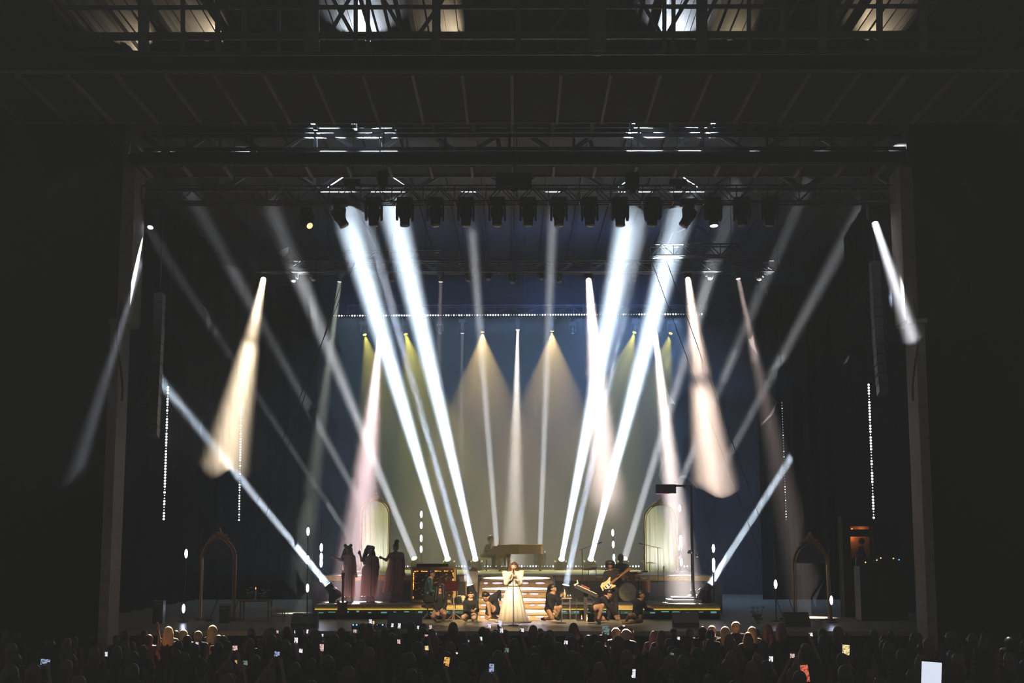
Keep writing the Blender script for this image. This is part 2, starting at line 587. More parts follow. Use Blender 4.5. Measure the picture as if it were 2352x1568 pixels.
# ------------------------------------------------------------------ risers, deck, stairs
RZ, DZ, RY, DY = .42, 1.2, 41.6, 44.6
def riser(x0, x1, label):
    t = thing('stage_riser', ((x0 + x1) / 2, (RY + DY) / 2, 0), label, 'riser')
    L = t.location
    bx = lambda lo, hi, nm, m: MB().box(V(lo) - L, V(hi) - L).build(nm, m, t)
    bx((x0, RY + .06, 0), (x1, DY - .02, RZ - .02), 'body', 'soffit')
    bx((x0, RY, RZ - .02), (x1, DY - .02, RZ), 'deck_board', 'deck')
    bx((x0, RY + .0, RZ - .11), (x1, RY + .06, RZ - .02), 'gold_nosing', 'gold')
    bx((x0, RY - .02, RZ - .145), (x1, RY + .03, RZ - .115), 'light_strip', 'warm_led')
    n = int((x1 - x0) / .36)
    wd = (x1 - x0) / n
    pm = MB().box((-wd / 2 + .012, RY + .02, RZ - .27), (wd / 2 - .012, RY + .06, RZ - .15)).mesh('fascia_panel', 'teal')
    lm = MB().box((-wd * .25, RY - .004, -.018), (wd * .25, RY + .03, .018)).mesh('pixel', emit('teal_pixel', (.35, .75, .8), .55))
    for k in range(n):
        x = x0 + wd * (k + .5)
        p_ = inst(pm, 'fascia_panel', V((x, 0, 0)) - L, t)
        inst(lm, 'pixel', (random.uniform(-.05, .05), 0, RZ - .21 + random.uniform(-.02, .02)), p_, (0, 0, 0), (random.uniform(.4, 1.3), 1, random.uniform(.5, 1.4)))
    return t


riser(-5.95, -1.22, 'low gold-edged riser under the backing singers and the rope-lit cabinet')
riser(1.18, 5.95, 'low gold-edged riser under the lamp post and the drum kit')
dk = thing('upper_deck', (0, DY, 0), 'tall deck with gold front edge under the grand piano', 'deck')
MB().box((-6.1, .06, 0), (6.1, 13, DZ - .02)).build('body', 'dark_panel', dk)
MB().box((-6.1, 0, DZ - .02), (6.1, 13, DZ)).build('deck_board', 'deck', dk)
for a, b in ((-6.1, -1.2), (1.2, 6.1)):
    MB().box((a, -.01, DZ - .17), (b, .07, DZ - .02)).build('gold_nosing', 'gold', dk)
pm = MB().box((-.38, .02, .03), (.38, .07, DZ - .2)).mesh('front_panel', 'dark_panel')
for k in range(-8, 9):
    if abs(k * .76) > 1.4: inst(pm, 'front_panel', (k * .76, 0, 0), dk)
# row of footlights along the back of the deck
fl = thing('footlight_row', P(1228, 1303, 53), 'long row of small white footlights behind the grand piano', 'footlights')
a = P(868, 1300, 53) - fl.location; b = P(1588, 1300, 53) - fl.location
MB().box((a.x, -.03, DZ - fl.location.z), (b.x, .05, a.z - .02)).build('batten', 'black', fl)
bm = MB().ball((0, 0, 0), .028, 6, 4).mesh('bulb', 'led')
bm2 = MB().ball((0, 0, 0), .022, 6, 4).mesh('bulb', 'led_dim')
for k in range(110):
    t = (k + .5) / 110
    r = random.random()
    inst(bm if r < .45 else bm2, 'bulb', a.lerp(b, t) + V((0, -.04, 0)), fl, (0, 0, 0), (1, 1, random.uniform(.9, 1.5) if r < .45 else .8))

stc = thing('staircase', (-.025, 41.45, 0), 'gold staircase with lilac light strips between the two risers', 'stairs')
for k in range(8):
    sx = 1.135
    z1 = .15 * (k + 1)
    y0 = .385 * k
    s_ = MB().box((-sx, y0, 0), (sx, 3.13, z1 - .001 * k)).build('step', 'gold_step', stc)
    MB().box((-sx, y0 - .02, z1 - .022), (sx, y0 + .02, z1 + .004)).build('nosing', 'brass', s_)
    if k % 2 == 1:
        MB().ball((0, 0, 0), 1, 24, 8, (sx * .93, .012, .040)).build('light_strip', 'step_on', s_, True, (0, y0 - .004, z1 - .075))
    else:
        xs = -.95
        while xs < .95:
            wd = random.uniform(.05, .17)
            MB().ball((0, 0, 0), 1, 12, 6, (wd, .012, .026)).build('light_strip', 'step_dim', s_, True, (xs, y0 - .004, z1 - .07))
            xs += wd * 2 + random.uniform(.03, .25)
for s in (-1, 1):
    MB().prism([(0, 0), (3.1, 0), (3.1, 1.15), (2.7, 1.15), (0, .12)], -.025, .025, Matrix(((0, 0, 1), (1, 0, 0), (0, 1, 0))), (s * 1.17, 0, 0)).build('stringer', 'teal', stc)

# black drapes added upstage on both sides to hide the lit backdrop
for x0, x1, lab in ((-12.5, -8.0, 'tall black drape added behind the cream beam to hide the lit backdrop'), (9.6, 12.5, 'tall black drape added behind the orange alcove to hide the lit backdrop')):
    t = thing('added_mask_drape', ((x0 + x1) / 2, 55.4, 0), lab, 'drape')
    m_ = MB(); n = 80
    for i in range(n + 1):
        x = x0 + (x1 - x0) * i / n - t.location.x
        y = .12 * math.sin(x * 9) + .05 * math.sin(x * 21)
        m_.v += [(x, y, 0), (x, y, 12.5)]
    m_.f = [(2 * i, 2 * i + 1, 2 * i + 3, 2 * i + 2) for i in range(n)]
    m_.build('cloth', 'drape', t, True)
    bar((x0 - t.location.x, 0, 12.5), (x1 - t.location.x, 0, 12.5), .03, 'pipe', 'black', t)
    bar((0, 0, 12.5), (0, 0, ZC), .015, 'hanger', 'black', t)


# ------------------------------------------------------------------ trusses and lamps
def truss(label, x0, x1, y, z0, z1, dep, bay, group=None):
    t = thing('lighting_truss', ((x0 + x1) / 2, y, z0), label, 'truss', group)
    L = t.location
    for dy in (-dep / 2, dep / 2):
        for z in (z0, z1):
            bar(V((x0, y + dy, z)) - L, V((x1, y + dy, z)) - L, .025, 'chord', 'truss', t, 8)
    n = max(2, int((x1 - x0) / bay))
    for k in range(n):
        a = x0 + (x1 - x0) * k / n; b = x0 + (x1 - x0) * (k + 1) / n; m_ = (a + b) / 2
        for dy in (-dep / 2, dep / 2):
            bar(V((a, y + dy, z0)) - L, V((m_, y + dy, z1)) - L, .016, 'brace', 'truss', t)
            bar(V((m_, y + dy, z1)) - L, V((b, y + dy, z0)) - L, .016, 'brace', 'truss', t)
        bar(V((a, y - dep / 2, z0)) - L, V((m_, y + dep / 2, z0)) - L, .016, 'brace', 'truss', t)
        bar(V((a, y - dep / 2, z0)) - L, V((a, y + dep / 2, z0)) - L, .016, 'brace', 'truss', t)
        bar(V((a, y - dep / 2, z0)) - L, V((a, y - dep / 2, z1)) - L, .016, 'brace', 'truss', t)
    for q in (.12, .5, .88):
        bar(V((x0 + (x1 - x0) * q, y, z1)) - L, V((x0 + (x1 - x0) * q, y, ZC)) - L, .012, 'hanging_cable', 'steel', t)
    bar(V((x0, y, z0)) - L, V((x1, y, z0)) - L, .022, 'lamp_pipe', 'truss', t)
    return t


# moving head: base, yoke, tilting head with lens
me_base = MB().box((-.20, -.15, -.17), (.20, .15, 0)).box((-.16, -.17, -.14), (.16, .17, -.03)).box((-.22, -.05, -.12), (.22, .05, -.05)).mesh('base', 'fixture')
yk = MB().box((-.22, -.09, -.24), (.22, .09, -.17))
for s in (-1, 1):
    yk.prism([(-.10, -.20), (.10, -.20), (.075, -.56), (.0, -.62), (-.075, -.56)], s * .175, s * .23, Matrix(((0, 0, 1), (1, 0, 0), (0, 1, 0))))
me_yoke = yk.mesh('yoke', 'fixture')
hd = MB().lathe([(.09, .24), (.15, .22), (.165, .14), (.165, -.02), (.15, -.06), (.135, -.10), (.125, -.24), (.132, -.26), (.132, -.29), (.11, -.29)], 16)
for k in range(6):
    hd.box((-.17, -.02 + 0, .0 + .03 * k), (.17, .02, .012 + .03 * k))
me_head = hd.mesh('head', 'fixture')
me_lens = MB().lathe([(.108, -.285), (.10, -.30), (.07, -.312), (.02, -.318)], 14).mesh('lens', None)
_lensmat = {}


def lens_mat(col, st):
    k = (tuple(round(c, 2) for c in col), st)
    if k not in _lensmat: _lensmat[k] = emit('lens_glow', col, st)
    return _lensmat[k]


def lamp(s, aim, hang=True, label=None, group=None, col=None, power=0, spread=3, r0=.10, glow=6, size=1.0, name='moving_head_light', hang_z=None, hang_y=None, cone=False):
    """a moving head whose lens sits at s and points at aim; its beam is a disc light of small spread"""
    s = V(s); d = (V(aim) - s).normalized()
    hc = s - d * .31 * size
    root = thing(name, hc + V((0, 0, .47 * size if hang else -.47 * size)), label, 'stage light', group)
    root.scale = (size,) * 3
    dl = d.copy()
    if not hang:
        root.rotation_euler = (PI, 0, 0)
        dl = V((d.x, -d.y, -d.z))
    tau = math.acos(max(-1, min(1, -dl.z)))
    phi = math.atan2(-dl.x, dl.y)
    inst(me_base, 'base', (0, 0, 0), root)
    if hang and hang_z is not None and hang_z > root.location.z:
        hy = 0 if hang_y is None else (hang_y - root.location.y) / size
        for sx in (-.12, .12): bar((sx, 0, -.02), (sx, hy, (hang_z + .02 - root.location.z) / size), .02, 'clamp', 'fixture', root)
    inst(me_yoke, 'yoke', (0, 0, 0), root, (0, 0, phi))
    h = inst(me_head, 'head', (0, 0, -.47), root)
    h.rotation_euler = (Matrix.Rotation(phi, 3, 'Z') @ Matrix.Rotation(tau, 3, 'X')).to_euler()
    le = inst(me_lens.copy(), 'lens', (0, 0, 0), h)
    le.data.materials.append(lens_mat(col, glow) if power else M['lens_off'])
    if power:
        ld = bpy.data.lights.new('beam', 'SPOT' if cone else 'AREA')
        ld.energy = power; ld.color = col
        if cone: ld.shadow_soft_size = .05; ld.spot_size = math.radians(spread); ld.spot_blend = .35
        else: ld.shape = 'DISK'; ld.size = 2 * r0; ld.spread = math.radians(spread)
        lo = bpy.data.objects.new('beam', ld)
        lo.location = (0, 0, -.335)
        link(lo, h)
        lo.scale = (1 / size,) * 3
    return root


WH = (.70, .85, 1.0); BL = (.70, .84, 1.0); WM = (1.0, .80, .55); PK = (1.0, .80, .74); GD = (1.0, .72, .30); YL = (.98, .90, .16); CW = (.93, .95, 1.0)
K = 1.0
# floor lamps: (source pixel, depth) -> (pixel the beam passes, depth there)
UPS = [
    ((1028, 1283, 52), (795, 490, 41.3), WH, 820, 3.7, .09, 30, 'floor light throwing a blazing white beam, second from the piano on the cabinet side'),
    ((1092, 1283, 52), (905, 490, 41.3), WH, 820, 3.7, .09, 30, 'floor light throwing a blazing white beam, next to the piano bench'),
    ((1290, 1283, 52), (1447, 490, 41.3), WH, 820, 3.7, .09, 30, 'floor light throwing a blazing white beam, next to the piano tail'),
    ((1357, 1283, 52), (1562, 490, 41.3), WH, 900, 3.7, .09, 30, 'floor light throwing a blazing white beam, second from the piano on the drum kit side'),
    ((951, 1281, 52), (640, 520, 43.8), CW, 95, 2.8, .13, 12, 'floor light with a soft grey beam beside the rope-lit cabinet'),
    ((1435, 1281, 52), (1665, 520, 43.8), CW, 80, 2.4, .13, 12, 'floor light with a soft grey beam behind the drummer'),
    ((1142, 1262, 53), (1085, 540, 41.6), CW, 42, 1.4, .10, 10, 'floor light with a thin beam behind the piano keyboard'),
    ((1240, 1262, 53), (1268, 540, 41.6), CW, 42, 1.4, .10, 10, 'floor light with a thin beam behind the piano tail'),
    ((900, 1283, 52), (490, 540, 44), CW, 26, 2.2, .12, 8, 'floor light with a faint beam behind the curtained arch beside the backing singers'),
    ((1490, 1281, 52), (1825, 480, 43.6), CW, 44, 2.2, .12, 8, 'floor light with a faint beam behind the curtained arch beside the lamp post'),
    ((835, 1283, 52), (480, 740, 45.5), CW, 12, 1.8, .10, 6, 'floor light with a thin faint beam behind the middle backing singer'),
    ((1560, 1258, 52), (1936, 560, 44), CW, 44, 2.3, .12, 8, 'floor light with a faint beam beside the dotted light pole by the lamp post'),
    ((1078, 1342, 43.4), (973, 970, 43), BL, 85, 1.8, .10, 20, 'floor light with a pale blue beam in front of the tan speaker cabinet'),
    ((1300, 1342, 43.4), (1388, 930, 43), BL, 85, 1.8, .10, 20, 'floor light with a pale blue beam beside the synthesizer'),
    ((752, 1342, 42.9), (560, 1108, 43.2), WH, 210, 1.9, .10, 20, 'floor light with a slanting white beam beside the horned backing singer'),
    ((1630, 1343, 42.9), (1830, 1030, 44.5), WH, 190, 1.9, .10, 20, 'floor light with a slanting white beam beside the lamp post plinth'),
]
for s, t, col, pw, sp, r0, gl, lab in UPS:
    lamp(P(*s), P(*t), False, lab, None, col, pw * K, sp, r0, gl, 1.0, 'floor_light')

# overhead lamps that are on
ZMID, ZREAR = 11.0, 11.05
DNS = [
    ((605, 641, 45), (437, 1455, 33.6), WM, 300, 8.5, .10, 14, 'overhead light with the broad cream beam over the empty stool'),
    ((1580, 641, 45), (1684, 1447, 34.0), (1, .76, .62), 300, 7.5, .10, 14, 'overhead light with the broad pale peach beam over the lamp post'),
    ((1352, 643, 45), (1419, 1455, 33.3), PK, 480, 6, .10, 14, 'overhead light with the narrow pinkish beam over the drum kit'),
    ((873, 768, 54), (812, 1378, 43.4), (1, .74, .76), 420, 6.8, .10, 14, 'overhead light with the pink beam on the backing singers'),
    ((1505, 765, 54), (1574, 1378, 43.2), (1, .86, .80), 380, 5, .10, 14, 'overhead light with the pale beam on the lamp post plinth'),
    ((1189, 758, 54), (1180, 1300, 54), (1, .93, .80), 230, 7.5, .05, 8, 'overhead light with the thin white beam right over the piano'),
    ((1108, 763, 54), (1110, 960, 54), GD, 9500, 56, .12, 5, 'overhead light with a wide golden cone over the piano keyboard'),
    ((1268, 761, 54), (1268, 960, 54), GD, 9500, 56, .12, 5, 'overhead light with a wide golden cone over the piano tail'),
    ((838, 769, 54), (868, 900, 53), YL, 7000, 33, .11, 4, 'overhead light with a short yellow cone beside the pink-beam light'),
    ((932, 768, 54), (966, 900, 53), YL, 9500, 36, .11, 4, 'overhead light with a short yellow cone between the pink and golden lights'),
    ((1457, 764, 54), (1420, 900, 53), YL, 8500, 36, .11, 4, 'overhead light with a short yellow cone on the piano side of the pale-beam light'),
    ((1540, 766, 54), (1506, 900, 53), YL, 7000, 33, .11, 4, 'overhead light with a short yellow cone on the far side of the pale-beam light'),
    ((1696, 641, 45), (1765, 960, 44), PK, 60, 8, .07, 3, 'overhead light with a dim brownish beam near the dotted light string'),
    ((780, 648, 45), (760, 800, 45), (.9, 1, .85), 25, 6, .07, 2, 'overhead light with a short grey-green beam above the long light bar end'),
    ((1012, 648, 45), (1006, 900, 45), PK, 8, 5, .06, 2, 'overhead light with a very faint beam above the long light bar'),
    ((1062, 766, 54), (1060, 950, 54), CW, 8, 4, .06, 2, 'overhead light with a hair-thin faint beam beside the golden cone'),
    ((345, 523, 36.3), (150, 1120, 32.4), (.80, .86, 1.0), 60, 5, .10, 16, 'overhead light with a long slanting beam beside the stage pillar and speaker column'),
    ((2010, 513, 36.3), (2096, 775, 34.7), (.93, .95, 1.0), 90, 7.5, .10, 16, 'overhead light with a smoky beam beside the stage pillar and orange alcove'),
]
for s, t, col, pw, sp, r0, gl, lab in DNS:
    lamp(P(*s), P(*t), True, lab, None, col, pw * K, sp, r0, gl, .72, 'overhead_light', 11.13 if s[2] < 40 else ZMID if s[2] < 50 else ZREAR, 36 if s[2] < 40 else s[2], col in (GD, YL))

# unlit lamps of the middle and rear rows
for k, (px, py) in enumerate(((673, 646), (720, 643), (902, 646), (1075, 646), (1122, 642), (1177, 650), (1245, 642), (1286, 648), (1405, 642), (1456, 646), (1632, 640), (1743, 642))):
    q = P(px, py, 45)
    lamp(q, q + V((random.uniform(-.3, .3), -.4 + random.uniform(-.3, .2), -1)), True, 'unlit black moving light hanging in the middle row over the stage', 'unlit lights of the middle row', size=.62, name='overhead_light', hang_z=ZMID, hang_y=45)
for px in (1315, 1010):
    q = P(px, 766, 54)
    lamp(q, q + V((0, -.3, -1)), True, 'unlit black moving light hanging in the rear row over the piano', 'unlit lights of the rear row', size=.62, name='overhead_light', hang_z=ZREAR, hang_y=54)

truss('long lattice truss carrying the row of big black moving lights', -9.9, 9.9, 36.0, 11.13, 11.55, .42, .82)
truss('lattice truss over the middle of the stage with the cream and peach beams', -8.6, 8.4, 45.0, ZMID, ZMID + .36, .4, 1.0)
truss('lattice truss over the back of the stage with the golden lights', -6.6, 7.2, 54.0, ZREAR, ZREAR + .36, .4, 1.1)
truss('short bright lattice truss struck by a white beam', 4.1, 7.0, 42.4, 11.0, 11.35, .4, .7)
truss('short lattice truss crossing two white beams on the cabinet side', -7.0, -2.6, 46.6, 11.7, 12.05, .4, .8)

# front row of big heads: pixel x and aim
for px, dx in ((792, .55), (858, 0), (930, .03), (1000, 0), (1070, 0), (1142, 0), (1213, 0), (1284, 0), (1355, 0), (1425, .02), (1497, -.12), (1568, -.6), (1640, .04), (1705, 0), (1768, 0)):
    q = P(px, 520, 36.0)
    a = q + V((dx, -.12, -1))
    if px == 1640:
        lamp(q, a, True, 'black moving light with a glowing lens in the front row', None, PK, 3, 4, .06, 8, 1.0, hang_z=11.2)
    elif abs(dx) > .3:
        lamp(q, a, True, 'black moving light tilted far over above the %s' % ('backing singers' if dx > 0 else 'lamp post'), hang_z=11.2)
    else:
        lamp(q, a, True, 'black moving light pointing down in the front row, dark lens', 'dark lights of the front row', hang_z=11.2)
q = P(712, 519, 36.0)
lamp(q, q + V((.5, -.7, -.6)), True, 'black moving light with a small orange glow at the end of the front row', None, (1, .45, .2), .4, 8, .05, 4, .8, hang_z=11.2)
# chain hoists and a centre box above the front truss
for px, w_, py0, py1 in ((810, 36, 414, 432), (1557, 38, 414, 432), (880, 22, 396, 430), (1452, 30, 398, 440), (1180, 82, 400, 436)):
    a = P(px - w_ / 2, py1, 36.3); b = P(px + w_ / 2, py0, 36.3)
    h = thing('chain_hoist', ((a.x + b.x) / 2, 36.3, a.z), 'black %s above the front truss' % ('wide speaker box at the centre' if w_ > 60 else 'chain hoist with a hanging bag'), 'hoist', None if w_ > 60 else 'hoists above the front truss')
    L = h.location
    MB().box((a.x - L.x, -.15, 0), (b.x - L.x, .15, b.z - L.z)).build('body', 'fixture', h)
    bar((0, 0, b.z - L.z), (0, 0, ZC - L.z - .2), .012, 'chain', 'steel', h)
    MB().ball((0, -.1, .02), .1, 8, 6, (1, .8, 1.1)).build('bag', 'cloth_black', h, True)

# dotted light bars and strings
def _hang(t, pts, ztop):
    for p in pts: bar(p, V((p[0], p[1], ztop - t.location.z)), .006, 'hanging_wire', 'black', t)


def dots(name, label, a, b, Y, n, size=.035, body=.02, rnd=.45, cat='light string', group=None):
    A = P(*a, Y); B_ = P(*b, Y)
    t = thing(name, A, label, cat, group)
    bar((0, .05, 0), B_ - A + V((0, .05, 0)), body, 'batten', 'black', t)
    m1 = MB().ball((0, 0, 0), size, 6, 4).mesh('bulb', 'led'); m2 = MB().ball((0, 0, 0), size * .8, 6, 4).mesh('bulb', 'led_dim')
    for k in range(n):
        r = random.random()
        inst(m1 if r < rnd else m2, 'bulb', (B_ - A) * ((k + .5) / n), t, (0, 0, 0), (1, 1, 1) if r < rnd else (.8,) * 3)
    D_ = B_ - A
    if abs(D_.x) > 5: _hang(t, [D_ * q + V((0, .05, 0)) for q in (.04, .35, .65, .96)], ZC)
    else: _hang(t, [V((0, .05, 0))], ZC)
    return t


lb = dots('light_bar', 'long level bar of white pixel lights over the stage', (764, 725), (1615, 721), 52, 142, .032, .03, .55, 'light bar')
for k, (col, e) in enumerate((((.40, .66, 1.0), 220), ((.34, .58, 1.0), 260), ((.26, .50, 1.0), 800))):  # blue light added along the bar to tint the haze and backdrop
    ld = bpy.data.lights.new('added_haze_wash', 'AREA'); ld.shape = 'RECTANGLE'; ld.size = 4.3; ld.size_y = .12
    ld.energy = e; ld.color = col; ld.spread = math.radians(150)
    lo = bpy.data.objects.new('added_haze_wash', ld)
    lo.location = (2.3 + 4.55 * k, .12, -.05); lo.rotation_euler = V((0, .55, -1)).to_track_quat('-Z', 'Y').to_euler()
    lo.rotation_euler = (math.atan2(.55, 1), 0, 0)
    link(lo, lb)
for k, (x, e) in enumerate(((3.4, 90), (10.4, 260))):                # deep blue light added at the bar to turn the upper haze navy
    ld = bpy.data.lights.new('added_haze_uplight', 'AREA'); ld.shape = 'RECTANGLE'; ld.size = 6.4; ld.size_y = .1
    ld.energy = e; ld.color = (.16, .36, 1.0); ld.spread = math.radians(140)
    lo = bpy.data.objects.new('added_haze_uplight', ld)
    lo.location = (x, -.05, .08); lo.rotation_euler = (math.radians(180 - 35), 0, 0)
    link(lo, lb)
dots('light_string', 'hanging string of white dots beside the speaker column', (386, 886), (376, 1195), 37.5, 46, .03, .012, .7)
dots('light_string', 'hanging string of white dots beside the cream beam', (554, 925), (549, 1197), 42, 44, .026, .012, .6)
dots('light_string', 'faint hanging string of white dots above the dark arch near the lamp post', (1796, 922), (1806, 1196), 42, 44, .014, .01, .25)
dots('light_string', 'hanging string of white dots above the orange alcove', (1995, 880), (2007, 1192), 37.5, 46, .03, .012, .7)

# pixel poles standing on the stage: long lit pixels in an otherwise dark tube
def pole(label, xs, top, bot, Y, nodes, z0):
    a = P(xs[1], bot, Y); a.z = z0
    b = P(xs[0], top, Y)
    t = thing('pixel_pole', a, label, 'light pole')
    bar((0, 0, 0), b - a, .018, 'tube', 'steel', t, 8)
    MB().lathe([(.16, 0), (.16, .02), (.03, .03), (.02, .08)], 14).build('foot', 'black', t)
    me = MB().ball((0, 0, 0), 1, 10, 8, (.045, .03, .125)).mesh('lit_pixel', 'tube_on', True)
    for py in nodes:
        f_ = (py - bot) / (top - bot)
        q = P(xs[1] + (xs[0] - xs[1]) * f_, py, Y)
        inst(me, 'lit_pixel', V((q.x, a.y + (b.y - a.y) * f_ - .02, q.z)) - a, t)


pole('pixel pole with three lit pixels, crossed by the slanting white beam', (708, 706), 1203, 1395, 42.4, (1220, 1285, 1350), 0)
pole('pixel pole with four lit pixels beside the horned backing singer', (739, 737), 1190, 1378, 43.2, (1257, 1279, 1293, 1327), RZ)
pole('pixel pole with four lit pixels beside the rope-lit cabinet', (968, 967), 1168, 1305, 51, (1181, 1206, 1236, 1261), DZ)
pole('pixel pole with four lit pixels behind the guitarist', (1407, 1411), 1215, 1305, 51, (1223, 1250, 1280, 1294), DZ)
pole('pixel pole with four lit pixels beside the curtained arch and lamp post', (1561, 1565), 1160, 1305, 51, (1167, 1237, 1249, 1291), DZ)
pole('pixel pole with three lit pixels beside the lamp post', (1638, 1640), 1235, 1395, 42.6, (1259, 1291, 1304), 0)
pole('pixel pole with two lit pixels beside the dark arch near the speaker column', (429, 421), 1250, 1418, 40.2, (1271, 1397), 0)
pole('pixel pole with one lit pixel beside the dark arch near the lamp post', (1779, 1783), 1255, 1416, 40.6, (1341,), 0)
pole('pixel pole with one long lit pixel between the dark arch and the orange alcove', (1904, 1911), 1255, 1418, 40.0, (1378,), 0)


# ------------------------------------------------------------------ grand piano and bench
pn = thing('grand_piano', P(1190, 1307, 51.0), 'brown grand piano with gold lid edge on the upper deck', 'piano')
pn.location.z = DZ
sc = 1.83 / 1.85
out = [(-.92, -.72), (-.35, -.74), (.05, -.66), (.35, -.46), (.62, -.36), (.82, -.22), (.91, .1), (.90, .5), (.78, .68), (-.92, .70)]
case = out
MB().prism(case, .60, .90).build('case', 'wood', pn)
lid = [(x * 1.012 if x > -.7 else -.74, y * 1.015) for x, y in out]
MB().prism(lid, .90, .935).build('lid', 'wood', pn)
MB().path([V((x, y, .945)) for x, y in lid[1:9]], .012).build('lid_edge', 'brass', pn)
MB().box((-1.0, -.74, .58), (-.62, .72, .72)).build('keybed', 'wood', pn)
kb = MB().box((-1.0, -.62, .72), (-.86, .60, .74)).build('keyboard', 'ivory', pn)
km = MB().box((-.045, -.006, 0), (.045, .006, .012)).mesh('black_key', 'black')
for k in range(36):
    inst(km, 'black_key', (-.90, -.6 + .033 * k, .74), kb)
for y in (-.73, .71): MB().box((-1.02, y - .03, .60), (-.80, y + .03, .80)).build('key_cheek', 'wood', pn)
MB().box((-.015, -.45, 0), (.015, .45, .2), Matrix.Rotation(.3, 3, 'Y'), (-.70, 0, .935)).build('music_desk', 'wood', pn)
for x, y in ((-.66, -.58), (-.34, -.52), (.80, -.05)):
    MB().box((x - .055, y - .055, .10), (x + .055, y + .055, .60)).box((x - .08, y - .08, .5), (x + .08, y + .08, .6)).lathe([(.05, 0), (.05, .06), (.03, .1)], 10, (x, y, 0)).build('leg', 'wood', pn)
MB().box((-.66, -.60, .46), (-.34, -.50, .60)).build('leg_apron', 'wood', pn)
MB().box((-.52, -.1, .08), (-.44, .1, .6)).box((-.62, -.14, .04), (-.44, .14, .08)).build('pedal_lyre', 'wood', pn)
bn = thing('piano_bench', P(1109, 1307, 51.2), 'dark piano bench with a pale seat beside the piano keyboard', 'bench')
bn.location.z = DZ
MB().box((-.17, -.35, .40), (.17, .35, .47)).build('seat', 'tape', bn)
for x in (-.13, .13):
    for y in (-.3, .3): bar((x, y, 0), (x, y, .4), .022, 'leg', 'black', bn)


def flowers(loc, label, n, spread, h, name='flower_bunch', col='petal'):
    t = thing(name, loc, label, 'flowers')
    for k in range(n):
        a = random.uniform(0, 2 * PI); r = random.uniform(.2, 1) * spread
        tip = V((r * math.cos(a), r * math.sin(a) * .6, h * random.uniform(.5, 1)))
        bar((tip.x * .2, tip.y * .2, 0), tip, .006, 'stem', 'leaf', t)
        fl_ = MB()
        for q in range(5):
            b = 2 * PI * q / 5 + a
            fl_.ball(tip + V((.028 * math.cos(b), .028 * math.sin(b), .008)), .024, 6, 4, (1, 1, .5))
        fl_.build('blossom', col, t, True)
        lf = MB()
        for q in range(2):
            b = random.uniform(0, 2 * PI)
            lf.ball(tip * .5 + V((.05 * math.cos(b), .05 * math.sin(b), 0)), .055, 6, 4, (1, .35, .6), Matrix.Rotation(b, 3, 'Z'))
        lf.build('leaf', 'leaf', t, True)
    return t


def on(px, py, z):
    return PZ(px, py, z)


q = P(1158, 1305, 50); q.z = DZ
flowers(q, 'cream flowers at the piano legs', 6, .12, .22)

# ------------------------------------------------------------------ curtained arches on the deck
def curtain_mat():
    m, nt, b = _nt('sheer_curtain')
    tc = nt.nodes.new('ShaderNodeTexCoord'); mp = nt.nodes.new('ShaderNodeMapping')
    mp.inputs['Scale'].default_value = (26, 26, 1.1)
    nz = nt.nodes.new('ShaderNodeTexNoise'); nz.inputs['Scale'].default_value = 1.4
    rp = nt.nodes.new('ShaderNodeValToRGB')
    rp.color_ramp.elements[0].color = (.50, .50, .42, 1); rp.color_ramp.elements[1].color = (.90, .90, .80, 1)
    nt.links.new(tc.outputs['Object'], mp.inputs[0]); nt.links.new(mp.outputs[0], nz.inputs[0])
    nt.links.new(nz.outputs[0], rp.inputs[0])
    tr = nt.nodes.new('ShaderNodeBsdfTranslucent'); df = nt.nodes.new('ShaderNodeBsdfDiffuse'); mx = nt.nodes.new('ShaderNodeMixShader')
    nt.links.new(rp.outputs[0], tr.inputs[0]); nt.links.new(rp.outputs[0], df.inputs[0])
    nt.links.new(df.outputs[0], mx.inputs[1]); nt.links.new(tr.outputs[0], mx.inputs[2]); mx.inputs[0].default_value = .5
    nt.links.new(mx.outputs[0], nt.nodes['Material Output'].inputs[0])
    nt.nodes.remove(b)
    return m


M['curtain'] = curtain_mat()


def arch_pts(w_, h, n=18, point=0.0):
    """outline of an arch: up one post, round the head, down the other"""
    r = w_ / 2
    pts = [V((-r, 0, 0)), V((-r, 0, h - r))]
    for i in range(1, n):
        a = PI - PI * i / n
        pts.append(V((r * math.cos(a), 0, h - r + (r + point * (1 - abs(math.cos(a)))) * math.sin(a))))
    return pts + [V((r, 0, h - r)), V((r, 0, 0))]


